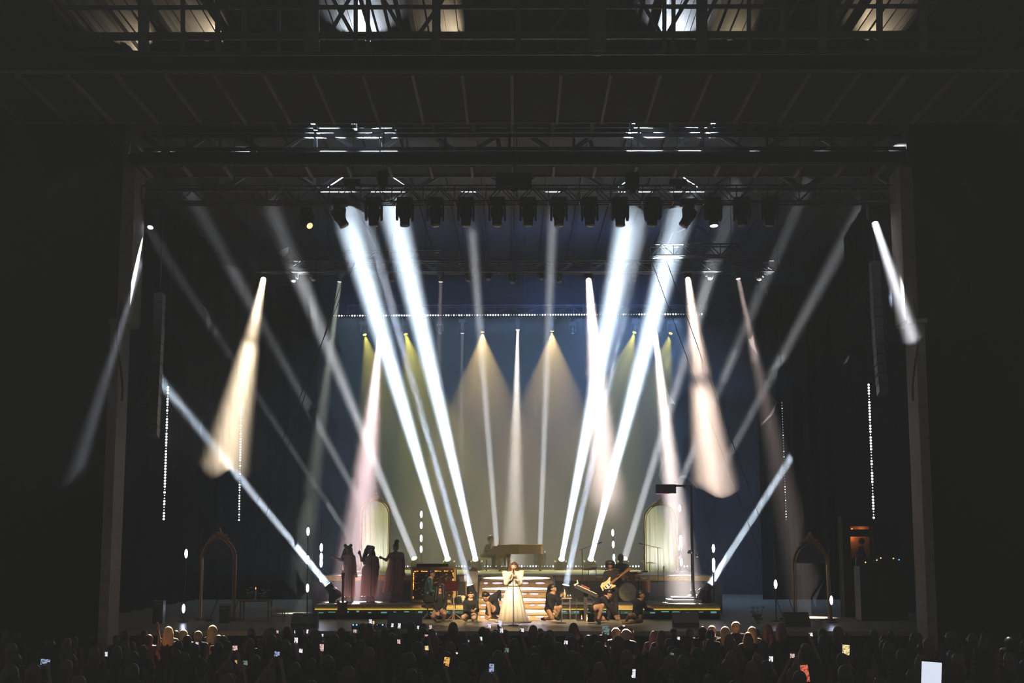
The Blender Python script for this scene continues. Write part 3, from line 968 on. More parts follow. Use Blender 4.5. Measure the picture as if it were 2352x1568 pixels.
def arch(px0, px1, py, Y, z, label, curtain=True, frame='gold', point=0.0, back=None):
    a = P(px0, 1300, Y); b = P(px1, 1300, Y)
    w_ = b.x - a.x; h = P((px0 + px1) / 2, py, Y).z - z
    t = thing('stage_arch', ((a.x + b.x) / 2, Y, z), label, 'arch')
    pts = arch_pts(w_, h, 18, point)
    MB().path(pts, .035, 8).build('frame', frame, t)
    MB().path([V((p.x * .88, -.03, p.z * .975)) for p in pts], .014).build('inner_moulding', 'brass', t)
    cr = MB()
    top = h + point
    cr.ball((0, -.02, top + .04), .11, 10, 6, (1.2, .4, 1)).ball((0, -.02, top + .17), .06, 8, 6, (1, .5, 1.2))
    for s in (-1, 1):
        cr.ball((s * .14, -.02, top - .01), .075, 8, 6, (1.5, .4, .9)).ball((s * .26, -.02, top - .09), .05, 8, 6, (1.6, .4, .8))
    cr.build('crest', frame, t, True)
    for s in (-1, 1): MB().box((s * w_ / 2 - .1, -.2, 0), (s * w_ / 2 + .1, .2, .05)).build('foot_plate', 'black', t)
    inner = [V((p.x * .93, 0, max(.02, p.z * .985))) for p in pts[1:-1]]
    if curtain:
        n = 40; rows = 10; cu = MB()
        r = w_ / 2 * .93
        for i in range(n + 1):
            x = -r + 2 * r * i / n
            hh = h - w_ / 2 + math.sqrt(max(0, r * r - x * x)) * (w_ / 2 / r) - .02
            for j in range(rows + 1):
                cu.v.append((x, .03 + .03 * math.sin(x * 34) + .012 * math.sin(x * 71 + j), .02 + (hh - .02) * j / rows))
        for i in range(n):
            for j in range(rows):
                q = i * (rows + 1) + j
                cu.f.append((q, q + rows + 1, q + rows + 2, q + 1))
        cu.build('curtain', 'curtain', t, True)
        up = MB().box((-.3, -.05, 0), (.3, .05, .06)).build('uplight_bar', 'fixture', t, False, (0, .8, 0))
        ld = bpy.data.lights.new('curtain_glow', 'AREA'); ld.shape = 'RECTANGLE'; ld.size = .55; ld.size_y = .06
        ld.energy = 26; ld.color = (1.0, 1.0, .95); ld.spread = math.radians(110)
        lo = bpy.data.objects.new('curtain_glow', ld)
        lo.location = (0, 0, .075); lo.rotation_euler = (V((0, -.75, 1))).to_track_quat('-Z', 'Y').to_euler()
        link(lo, up)
    else:
        pn_ = MB()
        pn_.v = [tuple(p) for p in inner] + [(p.x, .03, p.z) for p in inner]
        n = len(inner)
        pn_.f = [tuple(range(n)), tuple(range(n, 2 * n))[::-1]] + [(i, (i + 1) % n, n + (i + 1) % n, n + i) for i in range(n)]
        pn_.build('mirror', back or 'glass', t)
    return t


arch(828, 895, 1146, 49, DZ, 'tall arch with a glowing pale curtain behind the backing singers', True, 'gold')
arch(1480, 1556, 1156, 49, DZ, 'tall arch with a glowing pale curtain behind the lamp post', True, 'gold')
arch(462, 541, 1240, 41.0, 0, 'dark mirrored arch with a gilt crest near the flower table', False, 'wood', .12)
arch(1822, 1903, 1250, 41.0, 0, 'dark mirrored arch with a gilt crest near the orange alcove', False, 'wood', .12)

# ------------------------------------------------------------------ rope-lit cabinet, keyboard on top
def cabinet_mat():
    m, nt, b = _nt('mottled_gilt')
    tc = nt.nodes.new('ShaderNodeTexCoord')
    vz = nt.nodes.new('ShaderNodeTexVoronoi'); vz.inputs['Scale'].default_value = 16
    nt.links.new(tc.outputs['Object'], vz.inputs['Vector'])
    rp = nt.nodes.new('ShaderNodeValToRGB')
    e = rp.color_ramp.elements
    e[0].color = (.38, .19, .05, 1); e[0].position = .1; e[1].color = (.05, .03, .015, 1); e[1].position = .5
    nt.links.new(vz.outputs[0], rp.inputs[0]); nt.links.new(rp.outputs[0], b.inputs['Base Color'])
    b.inputs['Roughness'].default_value = .3; b.inputs['Metallic'].default_value = .4
    return m


M['gilt'] = cabinet_mat()
a = P(943, 1386, 42.6); b = P(1047, 1303, 42.6)
cb = thing('ornate_cabinet', ((a.x + b.x) / 2, 42.9, RZ), 'gilt cabinet framed with glowing amber rope light on the riser', 'cabinet')
W2 = (b.x - a.x) / 2; H = b.z - RZ
MB().box((-W2, -.25, 0), (W2, .35, H - .03)).build('body', 'wood', cb)
MB().box((-W2 + .07, -.27, .12), (W2 - .07, -.25, H - .1)).build('front_panel', 'gilt', cb)
MB().box((-W2 - .02, -.30, H - .03), (W2 + .02, .38, H + .02)).build('top', 'tan', cb)
for x in (-W2 + .03, W2 - .03): MB().box((x - .03, -.29, 0), (x + .03, -.25, H - .03)).build('stile', 'gold', cb)
MB().box((-W2, -.29, .02), (W2, -.25, .10)).build('plinth_rail', 'gold', cb)
rp_ = MB().ball((0, 0, 0), 1, 8, 5, (.034, .014, .014)).mesh('rope_light', 'rope', True)
def ropeline(p, q, n):
    p = V(p); q = V(q)
    for k in range(n):
        if random.random() < .12: continue
        c = p.lerp(q, (k + .5) / n) + V((random.uniform(-.006, .006), 0, random.uniform(-.008, .008)))
        inst(rp_, 'rope_light', c, cb, (0, 0 if abs((q - p).x) > .1 else PI / 2, 0), (random.uniform(.7, 1.2), 1, random.uniform(.6, 1.5)))
ropeline((-W2 + .09, -.285, H - .11), (W2 - .09, -.285, H - .11), 17)
ropeline((-W2 + .08, -.285, .14), (-W2 + .08, -.285, H - .14), 12)
ropeline((W2 - .08, -.285, .14), (W2 - .08, -.285, H - .14), 12)
orn = MB()
for k in range(40):
    orn.ball((random.uniform(-W2 + .14, W2 - .14), -.272, random.uniform(.16, H - .2)), random.uniform(.015, .035), 6, 4, (1.4, .3, .8))
o_ = orn.build('relief_ornament', 'gold', cb, True); o_['kind'] = 'stuff'
kb = thing('stage_keyboard', (P(994, 1298, 42.9).x, 42.85, RZ + H + .02), 'black keyboard lying on the rope-lit cabinet', 'keyboard')
MB().box((-.48, -.14, 0), (.48, .14, .085)).build('body', 'black', kb)
MB().box((-.46, -.13, .085), (.46, -.02, .095)).build('keys', 'ivory', kb)

# tan speaker cabinets with a small figure, dark cases
def box_speaker(px0, px1, py0, Y, z0, label, m='tan', red=False, name='speaker_cabinet'):
    a = P(px0, 1350, Y); b = P(px1, py0, Y)
    t = thing(name, ((a.x + b.x) / 2, Y + .2, z0), label, 'speaker')
    hw = (b.x - a.x) / 2; h = b.z - z0
    MB().box((-hw, -.2, 0), (hw, .2, h)).build('body', 'black' if m == 'tan' else m, t)
    MB().box((-hw + .02, -.215, .03), (hw - .02, -.2, h - .03)).build('grille', m, t)
    for x in (-hw + .015, hw - .015): MB().box((x - .012, -.222, 0), (x + .012, -.2, h)).build('edge_strip', 'gold', t)
    if red: MB().prism([(-hw - .04, h), (hw + .04, h), (hw * .6, h + .08), (-hw * .4, h + .10)], -.2, .2, Matrix(((1, 0, 0), (0, 0, 1), (0, 1, 0)))).build('red_cloth', 'red_wood', t)
    return t


box_speaker(1072, 1097, 1309, 43.6, RZ, 'tan grille speaker cabinet topped with red cloth beside the stairs', 'tan', True)
box_speaker(1052, 1068, 1321, 43.4, RZ, 'smaller tan grille speaker cabinet beside the rope-lit cabinet', 'tan')
box_speaker(1049, 1072, 1336, 42.9, RZ, 'black equipment case in front of the tan speaker cabinets', 'black', False, 'equipment_case')
q = P(1078, 1305, 43.6)
fg = thing('figurine', q, 'small white figurine standing on the red cloth of the tan speaker', 'figurine')
MB().lathe([(.05, -.02), (.055, .06), (.035, .13), (.045, .16), (.03, .21), (.012, .26)], 10).build('figure', 'ivory', fg, True)
q = P(1054, 1386, 42.0); q.z = RZ
fur = thing('fur_heap', q, 'heap of pale fluffy fabric beside the rope-lit cabinet', 'fabric')
hp = MB()
for k in range(26):
    hp.ball((random.gauss(.02, .1), random.gauss(0, .07), abs(random.gauss(.03, .05)) + .08), random.uniform(.04, .08), 7, 5)
hp.build('pile', 'petal', fur, True)

# ------------------------------------------------------------------ lamp post on a stepped plinth
pl = thing('plinth', (P(1570, 1380, 43.1).x, 43.1, RZ), 'low white stepped plinth in the pale beam', 'plinth')
MB().box((-.50, -.4, 0), (.50, .4, .10)).build('lower_step', 'white', pl)
MB().box((-.36, -.28, .10), (.42, .3, .17)).build('upper_step', 'white', pl)
lp = thing('street_lamp', (P(1597, 1380, 43.2).x, 43.25, RZ + .17), 'tall dark street lamp with a long flat lamp head', 'lamp post')
zt = P(1588, 1113, 43.2).z - RZ - .17
lp.location.x = P(1590, 1240, 43.2).x
MB().tube((0, 0, 0), (0, 0, zt), .055, 10, .035).build('post', 'steel', lp)
MB().lathe([(.16, 0), (.16, .04), (.09, .07), (.07, .2)], 12).build('base', 'steel', lp)
xa = P(1552, 1120, 43.2).x - lp.location.x; xb = P(1506, 1120, 43.2).x - lp.location.x
MB().box((xa, -.03, zt - .06), (.03, .03, zt)).build('arm', 'steel', lp)
MB().path([V((-.26, 0, zt - .05)), V((-.1, 0, zt - .14)), V((0, 0, zt - .34))], .018).build('bracket', 'steel', lp)
MB().box((xb, -.16, zt - .26), (xa, .16, zt + .01)).box((xb + .03, -.18, zt - .20), (xa - .03, .18, zt - .04)).build('lamp_head', 'black', lp)
MB().box((xb + .04, -.12, zt - .285), (xb + .40, .12, zt - .26)).build('diffuser', emit('pink_diffuser', (1, .25, .7), .5), lp)
MB().lathe([(.07, -.05), (.09, 0), (.05, .06)], 10, (-.08, -.06, 1.35)).ball((.16, -.05, 1.25), .07, 8, 6).build('signal_cluster', 'chrome', lp)


# ------------------------------------------------------------------ microphone stands
def mic_stand(px, py_top, Y, z0, label, boom=None, round_base=True, mic=True):
    b = P(px, py_top, Y)
    t = thing('microphone_stand', (b.x, Y, z0), label, 'mic stand')
    h = b.z - z0
    bar((0, 0, 0), (0, 0, h), .011, 'pole', 'black', t, 8)
    if round_base: MB().lathe([(.14, 0), (.14, .02), (.03, .035)], 14).build('base', 'black', t)
    else:
        for k in range(3):
            a = 2 * PI * k / 3 + .5
            bar((0, 0, .18), (.26 * math.cos(a), .26 * math.sin(a), .01), .009, 'leg', 'black', t)
    e = V((0, 0, h)); d = V((0, -.5, .6)).normalized()
    if boom:
        e0 = P(boom[0], boom[1], Y - .02) - t.location; e1 = P(boom[2], boom[3], Y - .02) - t.location
        bar(e0, e1, .009, 'boom', 'black', t); e = e1; d = (e1 - e0).normalized()
    if mic:
        MB().tube(e, e + d * .13, .012, 8, .02).build('microphone', 'black', t)
        MB().ball(e + d * .155, .028, 8, 6).build('grille', 'chrome', t, True)
    return t


mic_stand(809, 1268, 43.2, RZ, 'straight mic stand in front of the horned backing singer')
mic_stand(853, 1271, 43.2, RZ, 'straight mic stand in front of the long-haired backing singer')
mic_stand(906, 1266, 43.4, RZ, 'straight mic stand in front of the backing singer with a high bun')
mic_stand(1179, 1315, 38.6, 0, 'straight mic stand held by the lead singer in the cream gown')
mic_stand(1337, 1260, 43.6, RZ, 'boom mic stand behind the synthesizer', (1330, 1263, 1370, 1249), False)
mic_stand(1511, 1257, 43.9, RZ, 'boom mic stand in front of the curtained arch beside the drums', (1519, 1259, 1480, 1250), False)
mic_stand(1524, 1310, 44.1, RZ, 'short mic stand behind the kneeling dancer with the outstretched hand', None, False)
mic_stand(1289, 1386, 39.6, 0, 'thin short stand beside the kneeling dancer on the synthesizer side', None, True)
mic_stand(928, 1335, 43.6, RZ, 'short mic stand beside the rope-lit cabinet', None, False, False)

# ------------------------------------------------------------------ music stand, synthesizer, candles
ms = thing('music_stand', P(1043, 1413, 41.2), 'music stand with a dark red folder beside the keyboard player', 'music stand')
ms.location.z = 0
bar((0, 0, 0), (-.02, 0, .86), .014, 'pole', 'tan', ms)
for k in range(3):
    a = 2 * PI * k / 3 + .3
    bar((0, 0, .2), (.25 * math.cos(a), .25 * math.sin(a), .01), .009, 'leg', 'tan', ms)
MB().box((-.2, -.02, -.14), (.2, .02, .14), Matrix.Rotation(-.3, 3, 'X'), (-.08, 0, .98)).build('desk', 'dark_red', ms)
MB().box((-.17, -.03, -.12), (.10, -.02, .10), Matrix.Rotation(-.3, 3, 'X'), (-.08, 0, .98)).build('folder', 'dark_red', ms)

sy = thing('synthesizer', P(1345, 1412, 40.9), 'tilted black synthesizer on a column stand beside the guitarist', 'keyboard')
sy.location.z = 0
MB().box((-.05, -.05, 0), (.05, .05, .80)).build('column', 'black', sy)
MB().box((-.25, -.22, 0), (.25, .22, .03)).build('base', 'black', sy)
Rt = Matrix.Rotation(.42, 3, 'Y')
MB().box((-.34, -.2, -.05), (.36, .2, .05), Rt, (.02, 0, .84)).build('body', 'black', sy)
MB().box((-.30, -.21, .05), (.30, -.05, .065), Rt, (.02, 0, .84)).build('keys', 'ivory', sy)
MB().box((-.10, -.06, .05), (.16, .16, .10), Rt, (-.06, 0, .90)).build('red_module', 'red_wood', sy)
MB().path([V((-.24, -.1, .98)), V((-.33, -.1, 1.02)), V((-.22, -.1, 1.06)), V((-.25, -.1, 1.16))], .022, 8).build('bright_cable', 'tape', sy)
bar((-.28, 0, .02), (-.25, 0, .62), .012, 'strut', 'chrome', sy)


def candle(px, py, z, label, h=.11, name='candle'):
    q = PZ(px, py, z)
    t = thing(name, q, label, 'candle')
    MB().lathe([(.045, 0), (.05, .015), (.02, .03)], 10).build('holder', 'brass', t)
    MB().lathe([(.022, .03), (.022, h)], 8).build('wax', 'ivory', t)
    MB().lathe([(.004, h), (.016, h + .025), (.006, h + .06), (.001, h + .075)], 8).build('flame', 'flame', t, True)
    return t


candle(1348, 1428, 0, 'candle burning on the stage floor beside the bending dancer', .14)
candle(1336, 1424, 0, 'candle burning on the floor at the foot of the synthesizer', .08)
bt = thing('bottle_tray', P(1300, 1378, 41.3), 'small side table with a bottle and glasses beside the kneeling dancer', 'side table')
bt.location.z = 0
zt = P(1300, 1372, 41.3).z
zt = max(zt, .5)
MB().box((-.16, -.15, zt - .03), (.16, .15, zt)).build('table_top', 'tan', bt)
for x in (-.12, .12):
    for y in (-.1, .1): bar((x, y, 0), (x, y, zt - .03), .012, 'leg', 'chrome', bt)
bo = thing('bottle', bt.location + V((-.04, -.02, zt)), 'clear bottle standing on the small side table', 'bottle')
MB().lathe([(.035, 0), (.037, .13), (.015, .18), (.014, .23), (.017, .24)], 10).build('glass_body', 'tape', bo, True)
MB().lathe([(.017, .24), (.017, .26)], 8).build('cap', 'red_wood', bo)
for x in (.06, .12):
    g_ = thing('drinking_glass', bt.location + V((x, -.05, zt)), 'drinking glass on the small side table', 'glass', 'glasses on the side table')
    MB().lathe([(.026, 0), (.03, .09), (.027, .09), (.024, .01)], 10).build('tumbler', 'chrome', g_, True)

# ------------------------------------------------------------------ drum kit
dr = thing('drum_kit', (P(1440, 1380, 43.8).x, 43.7, RZ), 'drum kit with pale bass drum head and brass cymbals behind the guitarist', 'drums')
Ry = Matrix.Rotation(PI / 2, 3, 'X')
MB().lathe([(.28, -.2), (.29, -.2), (.29, .2), (.28, .2)], 24, (0, 0, .30), Ry).build('bass_drum', 'wood', dr)
MB().lathe([(.265, -.0), (.265, .02)], 24, (0, -.2, .30), Ry).build('drum_head', 'tape', dr)
MB().lathe([(.285, 0), (.295, .01), (.295, .03), (.268, .03), (.27, 0), (.285, 0)], 24, (0, -.19, .30), Ry, False).build('hoop', 'chrome', dr)
for x, z in ((-.2, .68), (.2, .68)):
    MB().lathe([(.15, 0), (.155, .0), (.155, .2), (.14, .2)], 18, (x, -.02, z), Matrix.Rotation(.25, 3, 'X')).build('tom', 'wood', dr)
MB().lathe([(.2, 0), (.2, .36), (.19, .37)], 18, (.55, .15, .28)).build('floor_tom', 'wood', dr)
MB().lathe([(.175, 0), (.175, .14), (.165, .15)], 18, (-.5, .15, .48)).build('snare_drum', 'chrome', dr)
for px, py, r in ((1352, 1305, .24), (1369, 1299, .2), (1391, 1307, .17), (1413, 1308, .17), (1461, 1315, .22), (1492, 1293, .26), (1470, 1328, .2), (1383, 1325, .2)):
    q = P(px, py, 43.6) - dr.location
    c_ = MB().lathe([(r, -.002), (r * .9, .008), (.04, .02), (.03, .035), (.01, .04)], 20, q, Matrix.Rotation(random.uniform(-.2, .1), 3, 'X')).build('cymbal', 'brass', dr, True)
    bar(V((q.x, q.y + .02, .02)), q, .010, 'cymbal_stand', 'chrome', dr)
    for k in range(3):
        a = 2 * PI * k / 3
        bar(V((q.x, q.y + .02, .2)), V((q.x + .2 * math.cos(a), q.y + .2 * math.sin(a), .01)), .008, 'stand_leg', 'chrome', dr)
MB().lathe([(.16, .45), (.17, .52), (.15, .54)], 14, (.05, .55, 0)).build('stool_seat', 'black', dr)
bar((.05, .55, 0), (.05, .55, .46), .02, 'stool_post', 'chrome', dr)


# ------------------------------------------------------------------ electric guitars
GB = [(-.20, -.02), (-.17, .12), (-.08, .165), (.02, .135), (.10, .13), (.20, .165), (.235, .14), (.16, .07), (.13, .0), (.15, -.07), (.21, -.13), (.19, -.16), (.09, -.14), (.01, -.12), (-.08, -.15), (-.17, -.12)]
def guitar(loc, R, label, body, pick, sc=1.0, bass=False):
    t = thing('electric_guitar', loc, label, 'guitar')
    t.rotation_euler = R.to_euler(); t.scale = (sc,) * 3
    MB().prism(GB, -.022, .022).build('body', body, t)
    MB().prism([(-.12, -.06), (-.05, .06), (.12, .08), (.14, .02), (.1, -.09), (-.02, -.09)], .022, .026).build('pickguard', pick, t)
    L = .86 if bass else .72
    MB().box((.10, -.028, .005), (.10 + L - .15, .028, .035)).build('neck', 'wood', t)
    MB().prism([(L - .05, -.03), (L + .12, -.055), (L + .15, -.02), (L + .12, .045), (L - .05, .03)], .0, .02).build('headstock', 'wood', t)
    for k in range(4): MB().tube((L - .01 + .035 * k, .04, .01), (L - .01 + .035 * k, .07, .01), .008, 6).build('tuning_peg', 'chrome', t)
    for x in (-.05, .05): MB().box((x - .015, -.04, .026), (x + .015, .04, .038)).build('pickup', 'black', t)
    MB().box((-.135, -.04, .024), (-.11, .04, .04)).build('bridge', 'chrome', t)
    return t


# bass on a stand in front of the riser
bs = P(787, 1393, 41.0); 
Rg = Matrix(((0, -1, 0), (0, 0, -1), (1, 0, 0)))      # neck up, face to the audience
guitar(V((bs.x, 41.0, .36)), Rg, 'red and green bass guitar standing in front of the riser', 'red_wood', 'leaf', 1.0, True)
gs = thing('guitar_stand', (bs.x, 41.12, 0), 'black stand holding the red and green bass guitar', 'guitar stand')
bar((0, .12, 0), (0, .04, .72), .014, 'post', 'black', gs)
for s in (-1, 1):
    bar((0, .06, .3), (s * .2, -.12, .0), .012, 'leg', 'black', gs)
    bar((0, .05, .2), (s * .1, -.12, .17), .010, 'cradle_arm', 'black', gs)

# ------------------------------------------------------------------ dark furniture in the wings
def stool(px, py, label):
    a = P(px - 18, py, 40.4); b = P(px + 18, py, 40.4)
    t = thing('padded_stool', ((a.x + b.x) / 2, 40.4, 0), label, 'stool')
    hw = (b.x - a.x) / 2; h = a.z
    MB().box((-hw, -.2, h - .07), (hw, .2, h)).box((-hw + .02, -.18, h - .09), (hw - .02, .18, h + .012)).build('seat', 'tape', t)
    for x in (-hw + .03, hw - .03):
        for y in (-.17, .17): bar((x, y, 0), (x, y, h - .07), .016, 'leg', 'tan', t)
    bar((-hw + .03, -.17, h * .4), (hw - .03, -.17, h * .4), .01, 'stretcher', 'tan', t)


stool(636, 1396, 'cream padded stool beside the flower table')
tb = thing('flower_table', (P(588, 1400, 41.0).x, 41.0, 0), 'dark side table with orchids and a candle', 'table')
zt = P(588, 1377, 41.0).z
MB().box((-.45, -.3, zt - .05), (.45, .3, zt)).build('table_top', 'wood', tb)
for x in (-.4, .4):
    for y in (-.25, .25): MB().tube((x, y, 0), (x, y, zt - .05), .02, 6, .03).build('leg', 'wood', tb)
flowers(V((P(575, 1377, 41).x, 40.95, zt)), 'pale orchids standing on the dark side table', 5, .22, .38, 'orchids')
flowers(V((P(605, 1377, 41).x, 40.95, zt)), 'leafy potted orchid beside the candle on the dark table', 5, .16, .3, 'orchids')
cn = candle(590, 1377, zt, 'tall candle burning among the orchids', .30)
cn.location = (P(589, 1377, 41).x, 40.85, zt)
def amp(px0, px1, py, Y, label):
    a = P(px0, py, Y); b = P(px1, py, Y)
    t = thing('guitar_amplifier', ((a.x + b.x) / 2, Y, 0), label, 'amplifier')
    hw = (b.x - a.x) / 2; h = a.z
    MB().box((-hw, -.15, 0), (hw, .15, h)).build('body', 'black', t)
    MB().box((-hw, -.17, h - .03), (hw, -.15, h)).build('top_piping', 'tape', t)
    MB().box((-hw + .04, -.165, h - .12), (hw - .04, -.15, h - .07)).build('control_panel', 'tan', t)
    MB().box((-hw + .03, -.16, .05), (hw - .03, -.15, h - .14)).build('grille', 'dark_panel', t)


amp(355, 378, 1378, 39.5, 'black amplifier with pale top piping near the stage pillar')
amp(507, 528, 1388, 39.8, 'black amplifier with pale top piping in front of the dark arch')
# stage wedges and blue-dotted gear at the stage lip
def wedge(px, Y, label, w_=.34):
    q = P(px, 1430, Y)
    t = thing('floor_monitor', (q.x, Y, 0), label, 'monitor')
    prof = [(-.2, 0), (.22, 0), (.22, .30), (.12, .38), (-.2, .12)]
    MB().prism(prof, -w_, w_, Matrix(((0, 0, 1), (1, 0, 0), (0, 1, 0)))).build('cabinet', 'black', t)
    MB().box((-w_ + .03, -.02, -.15), (w_ - .03, .0, .15), Matrix.Rotation(-.9, 3, 'X'), (0, .2, .22)).build('grille', 'dark_panel', t)
    MB().box((-w_ * .5, -.215, .04), (w_ * .5, -.2, .09)).build('rear_panel', 'steel', t)


wedge(930, 37.3, 'large black floor monitor at the stage lip in front of the keyboard player', .45)
wedge(700, 37.6, 'black floor monitor at the dark end of the stage lip')
wedge(1575, 38.0, 'black floor monitor at the stage lip in front of the lamp post')
wedge(1830, 38.2, 'black floor monitor in front of the dark arch near the orange alcove')
for k, (px0, px1, n) in enumerate(((812, 845, 5), (852, 880, 3))):
    a = P(px0, 1436, 37.0); b = P(px1, 1436, 37.0)
    t = thing('effects_rack', ((a.x + b.x) / 2, 37.0, 0), 'low black rack with blue indicator dots at the stage lip, %s' % ('five dots' if n == 5 else 'three dots'), 'rack')
    hw = (b.x - a.x) / 2 + .04
    MB().box((-hw, -.12, 0), (hw, .2, .14)).build('case', 'black', t)
    for i in range(n):
        MB().ball((-hw * .8 + 1.6 * hw * i / (n - 1), -.13, P(px0, 1434, 37).z), .02, 8, 5).build('indicator', 'blue_dot', t, True)
# orange-lit alcove and dots in the wing
al = thing('backstage_alcove', (P(1981, 1280, 43).x, 43, 0), 'small orange-lit backstage alcove above the dark wing', 'alcove')
z0 = P(1981, 1280, 43).z; z1 = P(1981, 1208, 43).z
MB().box((-.55, .5, 0), (.55, .6, z1 + .3)).box((-.6, -.05, 0), (-.36, .5, z1 + .3)).box((.36, -.05, 0), (.6, .5, z1 + .3)).box((-.36, -.05, 0), (.36, .5, z0)).box((-.36, -.05, z1), (.36, .5, z1 + .3)).build('walls', 'soffit', al)
zm = P(1981, 1232, 43).z
MB().box((-.36, -.02, zm), (.36, .04, zm + .22)).build('lintel', 'black', al)
MB().box((-.34, .44, z0), (.34, .5, z1)).build('back_panel', 'tan', al)
fb = MB()
fb.tube((.06, .25, z0), (.02, .25, z0 + .35), .12, 10, .07).ball((.05, .25, z0 + .5), .1, 10, 6).tube((.0, .22, z0 + .3), (-.12, .2, z0 + .1), .04, 8)
fb.build('hanging_coat', 'cloth_black', al, True)
ld = bpy.data.lights.new('alcove_lamp', 'POINT'); ld.energy = 2.5; ld.color = (1, .26, .06); ld.shadow_soft_size = .05
lo = bpy.data.objects.new('alcove_lamp', ld); lo.location = (-.22, .3, z0 + .62); link(lo, al)
MB().ball((-.22, .3, z0 + .72), .04, 8, 6).build('bulb_cap', 'black', al, True)
MB().ball((-.22, .3, z0 + .86), .03, 8, 6).build('pendant', 'rope', al, True)
ld = bpy.data.lights.new('alcove_lamp', 'POINT'); ld.energy = 1.5; ld.color = (1, .3, .07); ld.shadow_soft_size = .04
lo = bpy.data.objects.new('alcove_lamp', ld); lo.location = (.1, .3, z1 - .1); link(lo, al)
dsk = thing('control_desk', (P(2020, 1300, 41).x, 41, 0), 'dark control desk with amber and blue indicator dots in the wing', 'desk')
zz = P(2020, 1300, 41).z
MB().box((-.6, -.1, 0), (.75, .6, zz)).build('cabinet', 'black', dsk)
MB().box((-.6, .3, zz), (.75, .4, zz + .25)).build('rear_panel', 'black', dsk)
for px, py, m in ((1988, 1291, 'amber_dot'), (2023, 1281, 'amber_dot'), (2052, 1282, 'amber_dot'), (2065, 1285, 'blue_dot'), (2014, 1286, 'led_dim')):
    q = P(px, py, 41.27) - dsk.location
    MB().ball((q.x, .27, q.z), .018, 8, 5).build('indicator', m, dsk, True)
# leafy planter at the stage end, speaker columns
flowers(PZ(1742, 1432, 0), 'leafy green plant at the dark end of the stage lip', 9, .3, .5, 'stage_plant', 'leaf')
def column_array(px, py0, py1, Y, label):
    a = P(px, py0, Y); b = P(px, py1, Y)
    t = thing('speaker_column', a, label, 'speaker')
    n = 14
    L = (a.z - b.z) / n
    me = MB().prism([(-.12, -.1), (.12, -.1), (.10, .3), (-.10, .3)], -L * .46, L * .46).mesh('cabinet', 'dark_panel')
    mg = MB().box((-.10, -.112, -L * .36), (.10, -.1, L * .36)).mesh('grille', 'steel')
    for k in range(n):
        c = inst(me, 'cabinet', (.03 * (k / n) ** 3, -.25 * (k / n) ** 2, -L * (k + .5)), t, (-.25 * (k / n), 0, 0))
        inst(mg, 'grille', (0, 0, 0), c)
    bar((0, .1, 0), (0, .1, ZC - a.z - .3), .012, 'hoist_chain', 'steel', t)


column_array(366, 672, 1002, 36.6, 'hanging column of slim speaker cabinets beside the slanting side beam')
column_array(2010, 600, 905, 36.9, 'hanging column of slim speaker cabinets beside the smoky side beam')
# thin cables that slant down through the beams, from the trusses to the stage floor
for a, b, Y, Yb in (((1495, 596), (1800, 1409), 42.3, 41.4), ((1530, 596), (1830, 1412), 42.3, 41.0), ((800, 601), (532, 1412), 42.3, 41.0), ((815, 601), (480, 1416), 42.3, 40.6)):
    A = P(*a, Y); B_ = P(*b, Yb); B_.z = .0
    c = thing('rigging_cable', B_, 'thin black rigging cable slanting down through the light beams', 'cable', 'slanting rigging cables')
    bar((0, 0, 0), A - B_, .012, 'wire', 'black', c)
    MB().lathe([(.12, 0), (.12, .05), (.03, .07)], 10).build('floor_weight', 'black', c)


# ------------------------------------------------------------------ performers
VX = .0125
CLO = [0, 1, 16, 17]                                 # upper arm and forearm of both sides


def figure(label, Y, j, face, skin, hair, clothes, hair_prims, up=(0, 0, 1), bulk=1.0, hand_dirs=None, cat='person', mouth=.0, base_z=0.0, group=None):
    """j: joint -> (pixel x, pixel y[, depth offset]); clothes: list of (name, material, parts, inflate)"""
    J = {k: P(v[0], v[1], Y + (v[2] if len(v) > 2 else 0)) for k, v in j.items()}
    c = (J['hipL'] + J['hipR']) / 2
    t = thing('person', V((c.x, c.y, base_z)), label, cat, group)
    pr, a = human(J, V(face), 0, bulk, hand_dirs, V(up))
    sdf_obj('body', pr + a['torso'] + a['arm'] + a['leg'], [skin], VX, t, t.location)
    for nm, m, parts, inf in clothes:
        q = []
        for s in parts:
            if s == 'torso': q += a['torso']
            elif s == 'sleeves': q += [a['arm'][i] for i in CLO]
            elif s == 'upper_sleeves': q += [a['arm'][0], a['arm'][16]]
            elif s == 'legs': q += a['leg'][0:3] + a['leg'][5:8]
            elif s == 'hips': q += a['torso'][4:7]
        if parts == ['shoes']:
            for q in (a['leg'][3:5], a['leg'][8:10]): sdf_obj(nm, q, [m], .014, t, t.location, inf)
            continue
        sdf_obj(nm, q, [m], .014, t, t.location, inf)
    hp = []
    for h in hair_prims:
        (x0, y0, d0), (x1, y1, d1), r0, r1 = h
        hp.append(cap(P(x0, y0, Y + d0), P(x1, y1, Y + d1), r0, r1, 0, .04))
    hc = J['head']; f = V(face).normalized(); u = V(up); u = (u - f * u.dot(f)).normalized()
    hp.insert(0, cap(hc + u * .040 - f * .030, hc + u * .0 - f * .045, .098, .095, 0, .04))
    hp.insert(1, cap(hc + u * .075 + f * .03, hc + u * .08 - f * .02, .055, .07, 0, .04))
    sdf_obj('hair', hp, [hair], .012, t, t.location)
    face_parts(t, hc, face, V(up), mouth)
    return t, J


